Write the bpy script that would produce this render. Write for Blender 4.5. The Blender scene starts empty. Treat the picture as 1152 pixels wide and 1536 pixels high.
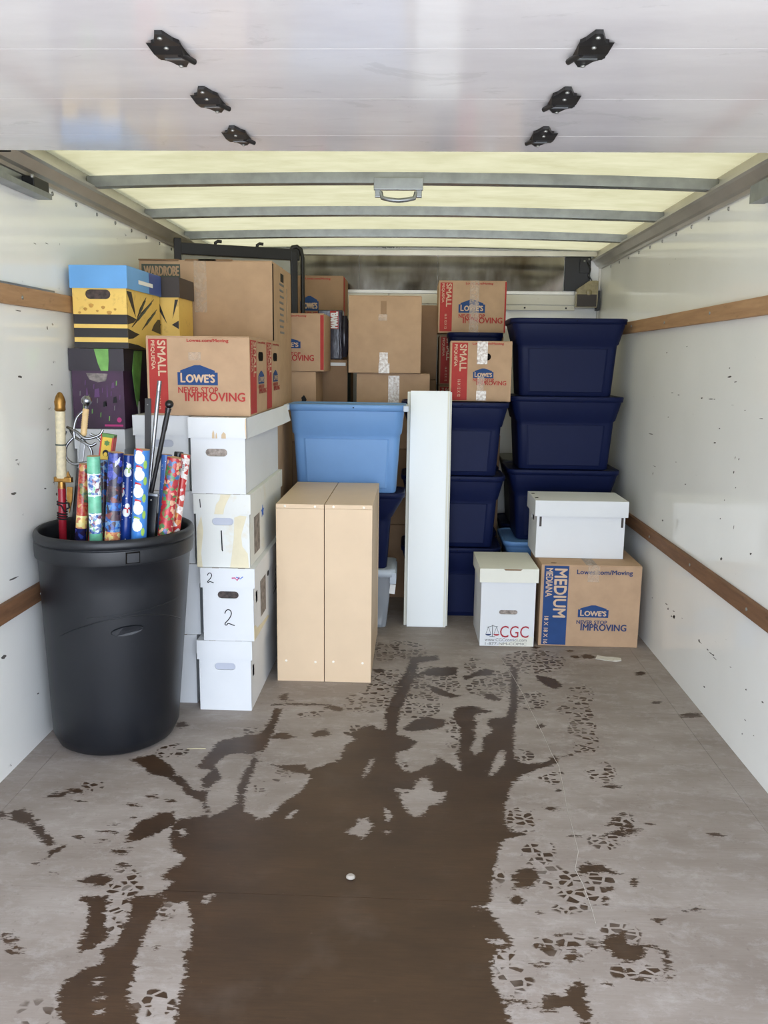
import bpy, bmesh, math, random
import numpy as np
from mathutils import Matrix, Vector, Euler
random.seed(7)
SC = bpy.context.scene
COL = SC.collection

# ------------------------------------------------------------------ camera, sky, sun, exposure
def make_camera():
    cd = bpy.data.cameras.new('camera'); cam = bpy.data.objects.new('camera', cd); COL.objects.link(cam)
    cd.lens = 36.0 * 1250 / 1536; cd.sensor_width = 36; cd.clip_start = 0.02
    p, y, r = (math.radians(a) for a in (10.2, 2.01, 0.71))
    f = Vector((-math.sin(y) * math.cos(p), math.cos(y) * math.cos(p), -math.sin(p)))
    rt = Vector((math.cos(y), math.sin(y), 0)); up = rt.cross(f)
    R = rt * math.cos(r) + up * math.sin(r); U = up * math.cos(r) - rt * math.sin(r)
    cam.matrix_world = Matrix(((R.x, U.x, -f.x, .067), (R.y, U.y, -f.y, 0), (R.z, U.z, -f.z, 1.243), (0, 0, 0, 1)))
    SC.camera = cam
make_camera()

def make_world():
    w = bpy.data.worlds.new('sky'); SC.world = w; w.use_nodes = True
    n = w.node_tree; n.nodes.clear()
    out = n.nodes.new('ShaderNodeOutputWorld'); bg = n.nodes.new('ShaderNodeBackground')
    tc = n.nodes.new('ShaderNodeTexCoord'); sp = n.nodes.new('ShaderNodeSeparateXYZ')
    rp = n.nodes.new('ShaderNodeValToRGB')
    e = rp.color_ramp.elements
    e[0].position = 0.0; e[0].color = (.77, .86, 1.0, 1)
    e[1].position = 1.0; e[1].color = (.77, .87, 1.0, 1)
    n.links.new(tc.outputs['Generated'], sp.inputs[0]); n.links.new(sp.outputs['Z'], rp.inputs[0])
    n.links.new(rp.outputs[0], bg.inputs[0]); n.links.new(bg.outputs[0], out.inputs[0])
    bg.inputs[1].default_value = 2.1
make_world()
sd = bpy.data.lights.new('sun', 'SUN'); sd.energy = 3.0; sd.angle = math.radians(12); sd.color = (1, .96, .88)
so = bpy.data.objects.new('sun', sd); COL.objects.link(so)
so.rotation_euler = Vector((.30, -.45, -1.0)).to_track_quat('-Z', 'Y').to_euler()
pl = bpy.data.lights.new('door_portal', 'AREA'); pl.shape = 'RECTANGLE'; pl.size = 2.26; pl.size_y = 1.75
pl.cycles.is_portal = True
po = bpy.data.objects.new('door_portal', pl); COL.objects.link(po)
po.location = (0, -.02, .875); po.rotation_euler = (math.radians(90), 0, 0)   # faces into the box
vs = SC.view_settings
vs.view_transform = 'Standard'; vs.look = 'None'; vs.gamma = 1; vs.use_curve_mapping = False
vs.exposure = 1.9

# ------------------------------------------------------------------ materials
def lin(c):
    return tuple(((v / 255) / 12.92 if v / 255 <= .04045 else ((v / 255 + .055) / 1.055) ** 2.4) for v in c) + (1,)
class G:
    """small node-graph helper"""
    def __init__(s, name):
        s.m = bpy.data.materials.new(name); s.m.use_nodes = True; s.t = s.m.node_tree; s.t.nodes.clear()
        s.out = s.n('ShaderNodeOutputMaterial'); s.b = s.n('ShaderNodeBsdfPrincipled'); s.l(s.b.outputs[0], s.out.inputs[0])
        s._c = None
    def n(s, t, **k):
        x = s.t.nodes.new(t)
        for a, v in k.items(): setattr(x, a, v)
        return x
    def l(s, a, b): s.t.links.new(a, b)
    def set(s, i, v):
        if hasattr(v, 'is_output') or isinstance(v, bpy.types.NodeSocket): s.l(v, i)
        else: i.default_value = v
    def co(s, scale=(1, 1, 1)):
        tc = s.n('ShaderNodeTexCoord'); mp = s.n('ShaderNodeMapping'); mp.inputs['Scale'].default_value = scale
        s.l(tc.outputs['Object'], mp.inputs[0]); return mp.outputs[0]
    def noise(s, scale, detail=4, rough=.55, vec=None, dist=0):
        x = s.n('ShaderNodeTexNoise'); x.inputs['Scale'].default_value = scale; x.inputs['Detail'].default_value = detail
        x.inputs['Roughness'].default_value = rough; x.inputs['Distortion'].default_value = dist
        s.l(vec if vec is not None else s.co(), x.inputs[0]); return x.outputs[0]
    def math(s, op, a, b=0, c=0):
        x = s.n('ShaderNodeMath', operation=op)
        for i, v in zip(x.inputs, (a, b, c)): s.set(i, v)
        return x.outputs[0]
    def step(s, v, a, b, o0=0., o1=1.):
        x = s.n('ShaderNodeMapRange'); x.interpolation_type = 'LINEAR'; x.clamp = True
        for i, q in enumerate((v, a, b, o0, o1)): s.set(x.inputs[i], q)
        return x.outputs[0]
    def mix(s, f, a, b):
        x = s.n('ShaderNodeMix', data_type='RGBA'); s.set(x.inputs[0], f); s.set(x.inputs[6], a); s.set(x.inputs[7], b); return x.outputs[2]
    def ramp(s, v, stops, const=False):
        x = s.n('ShaderNodeValToRGB'); r = x.color_ramp
        if const: r.interpolation = 'CONSTANT'
        while len(r.elements) < len(stops): r.elements.new(.5)
        for e, (p, c) in zip(r.elements, stops): e.position = p; e.color = c
        s.l(v, x.inputs[0]); return x.outputs[0]
    def base(s, v): s.set(s.b.inputs['Base Color'], v)
    def rough(s, v): s.set(s.b.inputs['Roughness'], v)
    def bump(s, h, strength=.2, dist=.002):
        x = s.n('ShaderNodeBump'); x.inputs['Strength'].default_value = strength; x.inputs['Distance'].default_value = dist
        s.l(h, x.inputs['Height']); s.l(x.outputs[0], s.b.inputs['Normal'])
def mat(name, col, rough=.5, metal=0., var=0., vs=8., bump=0., bs=120., spec=.5, dirt=None, dirt_amt=.3, dscale=6):
    g = G(name); c = lin(col)
    if var or dirt:
        nz = g.noise(vs, 5)
        lo = tuple(max(0, v * (1 - var)) for v in c[:3]) + (1,); hi = tuple(min(1, v * (1 + var)) for v in c[:3]) + (1,)
        k = g.mix(g.step(nz, .3, .7), lo, hi)
        if dirt: k = g.mix(g.step(g.noise(dscale, 7, .65), .58, .75, 0, dirt_amt), k, lin(dirt))
        g.base(k)
    else: g.base(c)
    g.rough(rough); g.b.inputs['Metallic'].default_value = metal; g.b.inputs['Specular IOR Level'].default_value = spec
    if bump: g.bump(g.noise(bs, 3), bump)
    return g.m
M = {}
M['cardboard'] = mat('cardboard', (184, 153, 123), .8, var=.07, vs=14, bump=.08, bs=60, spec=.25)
M['cardboard_dark'] = mat('darker_cardboard', (158, 128, 100), .82, var=.08, vs=11, bump=.08, bs=60, spec=.25)  # second cardboard tone, darker than the first, for most far cartons
M['cardboard_edge'] = mat('cut_cardboard_edge', (128, 100, 72), .9)
M['dark_gap'] = mat('dark_hollow', (22, 19, 17), .95, spec=.1)
M['red_ink'] = mat('red_ink', (172, 58, 54), .7, var=.06, vs=30, spec=.3)
M['blue_ink'] = mat('blue_ink', (40, 70, 120), .7, var=.06, vs=30, spec=.3)
M['dark_blue_ink'] = mat('navy_ink', (46, 62, 104), .7, spec=.3)
M['tan_ink'] = mat('knockout_print', (205, 178, 150), .75, spec=.3)
M['black_ink'] = mat('black_ink', (28, 28, 30), .6, spec=.3)
M['grey_ink'] = mat('grey_ink', (120, 118, 118), .6, spec=.3)
M['green_ink'] = mat('dark_green_ink', (86, 92, 84), .7, spec=.3)
M['white_card'] = mat('white_cardboard', (222, 224, 226), .55, var=.02, vs=5, bump=.05, bs=30, spec=.35)
M['stained_card'] = mat('stained_white_cardboard', (222, 223, 218), .6, var=.03, vs=4, spec=.35, dirt=(214, 196, 150), dirt_amt=.75, dscale=7)
M['cream_card'] = mat('cream_cardboard', (225, 224, 212), .6, var=.03, vs=4, spec=.35)
M['brown_stain'] = mat('brown_water_stain', (208, 184, 150), .7, var=.12, vs=25)
M['yellow_stain'] = mat('yellow_water_stain', (224, 214, 184), .7, var=.05, vs=25)
M['flap_inside'] = mat('folded_card_flap', (188, 192, 204), .7)
M['navy'] = mat('navy_plastic', (17, 26, 62), .5, var=.05, vs=5, bump=.03, bs=200, spec=.16)
M['light_blue'] = mat('light_blue_plastic', (106, 150, 204), .45, var=.04, vs=4, bump=.03, bs=200, spec=.4)
M['latch_white'] = mat('pale_latch_plastic', (190, 200, 212), .4)
M['black_plastic'] = mat('black_plastic', (18, 21, 27), .42, var=.1, vs=6, bump=.06, bs=260, spec=.5)
M['black_gloss'] = mat('gloss_black', (18, 18, 20), .25)
M['black_metal'] = mat('black_painted_metal', (22, 20, 20), .4, spec=.4)
M['steel'] = mat('polished_steel', (142, 144, 148), .24, 1)
M['galv'] = mat('galvanised_steel', (150, 154, 158), .38, .85, var=.16, vs=18)
M['alu'] = mat('brushed_aluminium', (196, 192, 182), .38, .6, var=.1, vs=5)
M['sheet'] = None
M['gold'] = mat('antique_gold', (150, 112, 58), .38, .9, var=.25, vs=60, bump=.5, bs=60)
M['cream_wrap'] = mat('cream_grip', (206, 194, 162), .6, var=.15, vs=90, bump=.3, bs=90)
M['red_lacquer'] = mat('red_lacquer', (150, 30, 44), .25)
M['cord'] = mat('black_cord', (24, 22, 24), .9, bump=.4, bs=300)
M['tan_grip'] = mat('tan_wire_grip', (214, 182, 130), .5, var=.1, vs=60)
M['screw'] = mat('zinc_screw', (150, 150, 146), .4, .8)
M['beige_board'] = mat('beige_laminate', (220, 194, 162), .5, var=.025, vs=9, spec=.4)
M['cap_white'] = mat('white_cap', (246, 238, 224), .4)
M['shelf_white'] = mat('white_laminate', (236, 240, 240), .35, spec=.5)
M['yellow'] = mat('yellow_print', (234, 196, 104), .5, var=.05, vs=6, dirt=(150, 112, 62), dirt_amt=.55, dscale=24)
M['sky_print'] = mat('sky_blue_print', (104, 164, 222), .45, var=.1, vs=5)
M['deep_blue_print'] = mat('deep_blue_print', (64, 84, 150), .45, var=.1, vs=8)
M['black_print'] = mat('black_print', (40, 37, 38), .5)
M['brown_print'] = mat('dark_brown_print', (58, 50, 46), .5)
M['purple'] = mat('purple_print', (62, 36, 62), .45, var=.45, vs=7)
M['dark_purple'] = mat('dark_purple_print', (46, 40, 48), .45, var=.2, vs=7)
M['green_print'] = mat('leaf_green_print', (112, 164, 84), .5, var=.3, vs=22)
M['magenta'] = mat('magenta_ink', (196, 58, 128), .5)
M['violet_ink'] = mat('violet_ink', (98, 62, 110), .5)
M['white_ink'] = mat('white_label', (236, 236, 234), .5)
M['cgc_red'] = mat('dark_red_ink', (170, 36, 52), .5)
M['pale_pic'] = mat('mottled_picture', (120, 112, 108), .5, var=.75, vs=45)
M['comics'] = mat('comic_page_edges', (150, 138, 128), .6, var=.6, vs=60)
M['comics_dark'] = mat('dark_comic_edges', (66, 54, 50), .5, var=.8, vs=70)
M['tab_grey'] = mat('grey_moulded_tab', (36, 38, 43), .5)
M['scuff'] = mat('dark_scuff', (84, 80, 76), .8, var=.4, vs=60)
M['brown_spot'] = mat('tan_spots', (186, 140, 64), .5, var=.2, vs=60)
M['star_blue'] = mat('bright_blue_sticker', (42, 104, 200), .5)
M['concrete'] = mat('pale_concrete', (196, 192, 188), .9, var=.1, vs=2)
M['asphalt'] = mat('asphalt', (120, 118, 115), .9, var=.15, vs=30)
M['body_paint'] = mat('truck_paint', (236, 232, 214), .4)
M['bag_film'] = mat('shiny_dark_film', (58, 56, 66), .18, var=.4, vs=18, bump=.6, bs=22)
M['wood_rail'] = None
M['pebble'] = mat('pale_pebble', (160, 152, 142), .8, bump=.4, bs=200)
M['paper'] = mat('paper_scrap', (212, 208, 198), .7, var=.1, vs=60, dirt=(130, 122, 112), dirt_amt=.6, dscale=70)
M['thread'] = mat('pale_thread', (186, 178, 170), .8)
M['straw'] = mat('pale_straw', (190, 180, 150), .8)
M['gpanel'] = mat('frosted_panel', (150, 150, 140), .5)
M['lamp_glass'] = mat('dull_lamp_glass', (150, 138, 104), .2, var=.25, vs=30)
M['cream_flap'] = mat('light_print_face', (226, 222, 214), .6)

def tape_mat():
    g = G('clear_packing_tape'); g.base(lin((222, 202, 180))); g.rough(.3)
    tr = g.n('ShaderNodeBsdfTransparent'); mx = g.n('ShaderNodeMixShader')
    g.l(g.step(g.noise(60, 4), .35, .75, .28, .5), mx.inputs[0]); g.l(tr.outputs[0], mx.inputs[1]); g.l(g.b.outputs[0], mx.inputs[2]); g.l(mx.outputs[0], g.out.inputs[0])
    g.bump(g.noise(70, 3), .25); return g.m
M['tape'] = tape_mat()
def tape_white():
    g = G('crinkled_tape'); g.base(g.ramp(g.noise(80, 4), [(.3, lin((168, 146, 126))), (.62, lin((228, 222, 216)))])); g.rough(.25); g.bump(g.noise(90, 3), .6); return g.m
M['tape_white'] = tape_white()
def wood_mat(name, a, b, dark):
    g = G(name)
    v = g.co((14, 1.1, 14)); nz = g.noise(3.2, 6, .6, v, .4)
    k = g.ramp(nz, [(.25, lin(a)), (.75, lin(b))])
    k = g.mix(g.step(g.noise(9, 5, .6, g.co((3, 1, 3))), .60, .72, 0, .75), k, lin(dark))
    g.base(k); g.rough(.7); g.bump(nz, .15); return g.m
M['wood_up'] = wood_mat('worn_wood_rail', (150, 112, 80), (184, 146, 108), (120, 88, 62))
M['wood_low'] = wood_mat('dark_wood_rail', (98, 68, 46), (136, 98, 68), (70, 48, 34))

def wall_mat():
    g = G('white_wall_panel')
    k = g.mix(g.step(g.noise(1.6, 5), .3, .7), lin((234, 234, 230)), lin((242, 242, 239)))
    # scattered scuffs: short dark strokes
    v = g.n('ShaderNodeTexVoronoi', feature='F1'); v.inputs['Scale'].default_value = 1.0
    g.l(g.co((1, 6.5, 15)), v.inputs[0])
    sc = g.n('ShaderNodeSeparateColor'); g.l(v.outputs['Color'], sc.inputs[0])
    rad = g.step(sc.outputs[0], .6, 1, 0, .10)
    d = g.math('SUBTRACT', rad, g.math('ADD', v.outputs['Distance'], g.math('MULTIPLY', g.math('SUBTRACT', g.noise(120, 3), .5), .34)))
    k = g.mix(g.step(d, .0, .03, 0, .8), k, lin((92, 88, 84)))
    g.base(k); g.rough(g.step(g.noise(9, 4), .3, .8, .05, .13)); g.b.inputs['Specular IOR Level'].default_value = .42
    g.bump(g.noise(3.5, 2), .03, .01); return g.m
M['wall'] = wall_mat()
def door_mat():
    g = G('white_door_paint')
    k = g.mix(g.step(g.noise(2.2, 6, .6, g.co((1, 3, 1))), .35, .72), lin((206, 202, 204)), lin((222, 219, 220)))
    k = g.mix(g.step(g.noise(4, 6, .7, g.co((1, 2, 1)), 1.0), .60, .64, 0, .28), k, lin((176, 172, 172)))
    g.base(k); g.rough(g.step(g.noise(5, 4), .3, .7, .07, .16)); g.b.inputs['Specular IOR Level'].default_value = .5
    g.bump(g.noise(6, 2), .02, .01); return g.m
M['door'] = door_mat()
def roof_mat():
    g = G('translucent_roof_skin')
    c = g.ramp(g.noise(5, 6, .6, g.co((1, 2.5, 1))), [(.25, lin((98, 94, 73))), (.8, lin((112, 108, 89)))])
    c = g.mix(g.step(g.noise(2.2, 7, .7), .58, .75, 0, .35), c, lin((86, 82, 58)))
    tl = g.n('ShaderNodeBsdfTranslucent'); df = g.n('ShaderNodeBsdfDiffuse'); mx = g.n('ShaderNodeMixShader'); mx.inputs[0].default_value = .40
    g.l(c, tl.inputs[0]); g.l(c, df.inputs[0]); g.l(tl.outputs[0], mx.inputs[1]); g.l(df.outputs[0], mx.inputs[2]); g.l(mx.outputs[0], g.out.inputs[0])
    return g.m
M['roof'] = roof_mat()
def sheet_mat():
    g = G('sheet_painted_reflections'); g.b.inputs['Metallic'].default_value = .9
    g.base(g.ramp(g.noise(3, 5, .6, g.co((3, 1, 1))), [(.3, lin((84, 74, 64))), (.75, lin((150, 146, 140)))])); g.rough(g.step(g.noise(5, 5), .3, .8, .06, .18))  # dark brown and grey base tones stand in for reflections of the boxes
    g.bump(g.noise(4, 2), .03, .02); return g.m
M['sheet'] = sheet_mat()
def plank_mat():
    g = G('scuffed_white_plank')
    k = g.mix(g.step(g.noise(7, 6, .7, g.co((1, 1, 4))), .62, .72, 0, .85), lin((226, 222, 212)), lin((120, 112, 104)))
    g.base(k); g.rough(.5); return g.m
M['plank'] = plank_mat()
def floor_mat():
    g = G('plywood_floor_part_wet')
    w = g.n('ShaderNodeAttribute', attribute_name='wet').outputs['Fac']
    t = g.n('ShaderNodeAttribute', attribute_name='tread').outputs['Fac']
    g1 = g.noise(2.0, 8, .62, g.co((1, 2.4, 1))); g2 = g.noise(26, 6, .65); grain = g.noise(9, 6, .7, g.co((1.4, 22, 1)))
    dry = g.ramp(g1, [(.2, lin((120, 109, 101))), (.5, lin((148, 138, 131))), (.8, lin((172, 164, 159)))])
    dry = g.mix(g.step(grain, .3, .75, 0, .35), dry, lin((120, 106, 94)))
    dry = g.mix(g.step(g.noise(11, 9, .8, g.co((1, 1.6, 1)), .2), .5, .72, 0, .5), dry, lin((184, 178, 175)))
    dry = g.mix(g.step(g.noise(60, 4, .6), .62, .72, 0, .3), dry, lin((96, 84, 74)))
    wetc = g.ramp(g.noise(3, 7, .6, g.co((1, 2.4, 1))), [(.25, lin((54, 39, 28))), (.75, lin((78, 57, 40)))])
    wetc = g.mix(g.step(grain, .35, .75, 0, .6), wetc, lin((46, 33, 25)))
    wetc = g.mix(g.step(g.noise(60, 4, .6, g.co((1, 1.5, 1))), .69, .74, 0, .25), wetc, lin((112, 98, 86)))
    d = g.math('ADD', w, g.math('MULTIPLY', g.math('SUBTRACT', g.noise(34, 7, .75, g.co((.45, 1.7, 1))), .5), .05))
    d = g.math('ADD', d, g.math('MULTIPLY', g.math('SUBTRACT', g.noise(95, 5, .65, g.co((.5, 1.3, 1))), .5), .05))
    wm = g.step(d, -.0015, .003)
    vo = g.n('ShaderNodeTexVoronoi', feature='DISTANCE_TO_EDGE'); vo.inputs['Scale'].default_value = 1; vo.inputs['Randomness'].default_value = .75
    vv = g.co((38, 52, 1)); g.l(vv, vo.inputs[0])
    vc = g.n('ShaderNodeTexVoronoi', feature='F1'); vc.inputs['Scale'].default_value = 1; vc.inputs['Randomness'].default_value = .75; g.l(vv, vc.inputs[0])
    sc = g.n('ShaderNodeSeparateColor'); g.l(vc.outputs['Color'], sc.inputs[0])
    cell = g.math('MULTIPLY', g.step(vo.outputs['Distance'], .10, .15), g.step(sc.outputs[0], .22, .24))
    td = g.math('ADD', t, g.math('MULTIPLY', g.math('SUBTRACT', g.noise(30, 3), .5), .03))
    tm = g.math('MULTIPLY', g.step(td, -.002, .004), cell)
    tm = g.math('MULTIPLY', tm, g.step(g.noise(7, 3), .35, .5, .6, 1))
    al = g.math('MAXIMUM', g.math('MULTIPLY', wm, g.step(g.noise(5, 5, .6), .28, .45, .94, 1)), tm)
    g.base(g.mix(al, dry, wetc)); g.rough(g.mix(al, (.62, .62, .62, 1), (.42, .42, .42, 1)))
    g.b.inputs['Specular IOR Level'].default_value = .35
    g.bump(g2, .12, .002); return g.m
M['floor'] = floor_mat()
def clear_mat():
    g = G('clear_plastic'); g.base(lin((196, 204, 214))); g.rough(.2)
    tr = g.n('ShaderNodeBsdfTransparent'); mx = g.n('ShaderNodeMixShader'); mx.inputs[0].default_value = .45
    g.l(tr.outputs[0], mx.inputs[1]); g.l(g.b.outputs[0], mx.inputs[2]); g.l(mx.outputs[0], g.out.inputs[0]); return g.m
M['clear'] = clear_mat()
def wrap_mat(name, cols, scale, rough=.22, sy=1.0):
    g = G(name); v = g.n('ShaderNodeTexVoronoi', feature='F1'); v.inputs['Scale'].default_value = scale
    g.l(g.co((1, 1, sy)), v.inputs[0]); sc = g.n('ShaderNodeSeparateColor'); g.l(v.outputs['Color'], sc.inputs[0])
    st = [(i / len(cols), lin(c)) for i, c in enumerate(cols)]
    k = g.ramp(sc.outputs[0], st, True)
    k = g.mix(g.step(g.noise(120, 4), .45, .6, 0, .35), k, lin(cols[-1]))
    g.base(k); g.rough(rough); g.b.inputs['Coat Weight'].default_value = .3; return g.m
M['paper_red'] = wrap_mat('red_festive_paper', [(150, 36, 40), (120, 120, 60), (176, 52, 44), (60, 90, 70), (190, 150, 90)], 40)
M['paper_green'] = mat('mint_paper', (110, 182, 150), .25, var=.2, vs=40)
M['paper_green_pic'] = wrap_mat('winter_picture_paper', [(54, 92, 160), (90, 170, 120), (220, 236, 236), (120, 60, 90), (60, 110, 180), (240, 244, 244)], 110)
M['paper_dark'] = wrap_mat('dark_galaxy_paper', [(28, 34, 92), (52, 70, 160), (40, 30, 60), (86, 92, 190), (24, 26, 60)], 60)
M['paper_brown'] = wrap_mat('dark_picture_paper', [(52, 34, 44), (36, 30, 48), (120, 60, 60), (40, 90, 160), (70, 50, 60)], 70)
M['paper_cyan'] = wrap_mat('blue_picture_paper', [(40, 110, 190), (30, 70, 150), (110, 150, 190), (50, 40, 60)], 90)
M['paper_cream'] = wrap_mat('cream_picture_paper', [(226, 216, 150), (200, 120, 90), (230, 200, 120)], 90)
M['paper_blue'] = mat('royal_blue_paper', (28, 60, 140), .22, var=.06, vs=20)
M['paper_sky'] = mat('mid_blue_paper', (62, 124, 196), .22, var=.05, vs=20)
M['paper_star'] = mat('slate_blue_paper', (70, 110, 178), .25, var=.1, vs=30)
M['paper_multi'] = wrap_mat('red_green_festive_paper', [(176, 40, 54), (70, 140, 80), (186, 52, 54), (216, 170, 140), (50, 110, 160), (150, 36, 54), (60, 120, 70), (170, 44, 52)], 90)
M['paper_orange'] = wrap_mat('red_orange_festive_paper', [(196, 56, 56), (226, 150, 80), (240, 236, 232), (196, 70, 60), (232, 226, 222), (180, 50, 60)], 60)
M['snow_white'] = mat('printed_white', (232, 238, 240), .25)
M['snow_red'] = mat('printed_red', (190, 44, 52), .25)
M['snow_green'] = mat('printed_green', (146, 184, 84), .25)
M['tube_yellow'] = mat('yellow_tube', (226, 190, 70), .4, var=.08, vs=40)
M['tube_red'] = mat('red_tube_side', (186, 56, 44), .4)
M['tube_green'] = mat('green_tube_top', (84, 130, 62), .4, var=.2, vs=60)
M['card_core'] = mat('cardboard_core', (186, 150, 110), .8)

# ------------------------------------------------------------------ mesh builder
class MB:
    def __init__(s): s.v = []; s.f = []; s.mi = []; s.sm = []
    def add(s, vs, fs, mi=0, smooth=False, mtx=None):
        o = len(s.v)
        for p in vs:
            p = Vector(p); s.v.append(tuple(mtx @ p if mtx else p))
        for f in fs: s.f.append([i + o for i in f]); s.mi.append(mi); s.sm.append(smooth)
        return s
    def box(s, a, b, mi=0, mtx=None, bev=0):
        (x0, y0, z0), (x1, y1, z1) = a, b
        if not bev:
            return s.add([(x0, y0, z0), (x1, y0, z0), (x1, y1, z0), (x0, y1, z0), (x0, y0, z1), (x1, y0, z1), (x1, y1, z1), (x0, y1, z1)],
                         [(0, 3, 2, 1), (4, 5, 6, 7), (0, 1, 5, 4), (1, 2, 6, 5), (2, 3, 7, 6), (3, 0, 4, 7)], mi, False, mtx)
        bm = bmesh.new(); bmesh.ops.create_cube(bm, size=1)
        for v in bm.verts: v.co = Vector(((x0 + x1) / 2 + v.co.x * (x1 - x0), (y0 + y1) / 2 + v.co.y * (y1 - y0), (z0 + z1) / 2 + v.co.z * (z1 - z0)))
        bmesh.ops.bevel(bm, geom=bm.edges[:], offset=bev, segments=2, affect='EDGES', profile=.6)
        bm.verts.index_update(); s.add([v.co.copy() for v in bm.verts], [[v.index for v in f.verts] for f in bm.faces], mi, False, mtx); bm.free(); return s
    def prism(s, poly, z0, z1, mi=0, mtx=None, axis='z'):
        """polygon (u,v) swept along an axis"""
        def P(u, v, w): return {'z': (u, v, w), 'y': (u, w, v), 'x': (w, u, v)}[axis]
        n = len(poly); vs = [P(u, v, z0) for u, v in poly] + [P(u, v, z1) for u, v in poly]
        fs = [list(range(n))[::-1], [n + i for i in range(n)]] + [(i, (i + 1) % n, n + (i + 1) % n, n + i) for i in range(n)]
        return s.add(vs, fs, mi, False, mtx)
    def loft(s, rings, mi=0, cap0=True, cap1=True, smooth=True, mtx=None):
        n = len(rings[0]); vs = [p for r in rings for p in r]; fs = []
        for k in range(len(rings) - 1):
            for i in range(n): fs.append((k * n + i, k * n + (i + 1) % n, (k + 1) * n + (i + 1) % n, (k + 1) * n + i))
        s.add(vs, fs, mi, smooth, mtx)
        if cap0: s.add(rings[0], [list(range(n))[::-1]], mi, False, mtx)
        if cap1: s.add(rings[-1], [list(range(n))], mi, False, mtx)
        return s
    def lathe(s, prof, seg=24, mi=0, centre=None, mtx=None, cap0=False, cap1=False, smooth=True):
        c = centre or (lambda z: (0, 0))
        return s.loft([[(c(z)[0] + r * math.cos(2 * math.pi * i / seg), c(z)[1] + r * math.sin(2 * math.pi * i / seg), z) for i in range(seg)] for r, z in prof], mi, cap0, cap1, smooth, mtx)
    def tube(s, pts, rad, seg=8, mi=0, mtx=None, smooth=True):
        pts = [Vector(p) for p in pts]; rs = rad if isinstance(rad, (list, tuple)) else [rad] * len(pts)
        rings = []; ref = None
        for i, p in enumerate(pts):
            d = (pts[min(i + 1, len(pts) - 1)] - pts[max(i - 1, 0)]).normalized()
            if ref is None: ref = d.orthogonal().normalized()
            ref = (ref - d * ref.dot(d)).normalized(); b = d.cross(ref)
            rings.append([p + (ref * math.cos(2 * math.pi * k / seg) + b * math.sin(2 * math.pi * k / seg)) * rs[i] for k in range(seg)])
        return s.loft(rings, mi, True, True, smooth, mtx)
    def sphere(s, c, r, mi=0, seg=16, sc=(1, 1, 1), mtx=None):
        n = seg // 2
        rings = [[(c[0] + r * sc[0] * math.sin(math.pi * k / n) * math.cos(2 * math.pi * i / seg), c[1] + r * sc[1] * math.sin(math.pi * k / n) * math.sin(2 * math.pi * i / seg), c[2] - r * sc[2] * math.cos(math.pi * k / n)) for i in range(seg)] for k in range(1, n)]
        return s.loft(rings, mi, True, True, True, mtx)
    def build(s, name, mats, parent=None, kind=None, label=None):
        me = bpy.data.meshes.new(name); me.from_pydata(s.v, [], s.f)
        for m in (mats if isinstance(mats, (list, tuple)) else [mats]): me.materials.append(M[m] if isinstance(m, str) else m)
        me.polygons.foreach_set('material_index', s.mi); me.polygons.foreach_set('use_smooth', s.sm); me.update()
        return link(name, me, parent, kind, label)
def link(name, data, parent=None, kind=None, label=None):
    o = bpy.data.objects.new(name, data); COL.objects.link(o)
    if parent is not None: o.parent = parent
    if kind: o['kind'] = kind
    if label: o['label'] = label
    return o
def thing(name, label, cat, loc=(0, 0, 0), rz=0, group=None, rot=None):
    o = bpy.data.objects.new(name, None); COL.objects.link(o); o.empty_display_size = .05
    o.location = loc; o.rotation_euler = rot or (0, 0, math.radians(rz)); o['label'] = label; o['category'] = cat
    if group: o['group'] = group
    return o
def tag(o, label, cat, group=None):
    o['label'] = label; o['category'] = cat
    if group: o['group'] = group
    return o
def struct(name):
    o = bpy.data.objects.new(name, None); COL.objects.link(o); o['kind'] = 'structure'; o.empty_display_size = .1; return o
def share(src, name, loc, parent, rot=(0, 0, 0)):
    o = src.copy(); COL.objects.link(o); o.parent = parent; o.location = loc; o.rotation_euler = rot; return o

# faces of a box-shaped thing: u right, v up, w out (seen from outside)
def face(which, w, d, h, lean=0):
    if which == 'front': return Matrix(((1, 0, 0, -w / 2), (0, 0, -1, -d / 2), (0, 1, 0, 0), (0, 0, 0, 1)))
    if which == 'right': return Matrix(((0, 0, 1, w / 2), (1, 0, 0, -d / 2), (0, 1, 0, 0), (0, 0, 0, 1)))
    if which == 'left': return Matrix(((0, 0, -1, -w / 2), (-1, 0, 0, d / 2), (0, 1, 0, 0), (0, 0, 0, 1)))
    if which == 'top': return Matrix(((1, 0, 0, -w / 2), (0, 1, 0, -d / 2), (0, 0, 1, h), (0, 0, 0, 1)))
EPS = .0012
def flat(mtx, poly, m, name, parent, off=EPS, thick=.0008, label=None):
    """flat print: a very thin plate lying on a face"""
    a = sum(poly[i][0] * poly[(i + 1) % len(poly)][1] - poly[(i + 1) % len(poly)][0] * poly[i][1] for i in range(len(poly)))
    if a < 0: poly = poly[::-1]
    if m == 'tape': return MB().add([(u, v, off) for u, v in poly], [list(range(len(poly)))], 0, False, mtx).build(name, m, parent, None, label)
    return MB().prism(poly, off - thick, off, 0, mtx).build(name, m, parent, None, label)
def rect(u0, v0, u1, v1): return [(u0, v0), (u1, v0), (u1, v1), (u0, v1)]
_tc = {}
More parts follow.
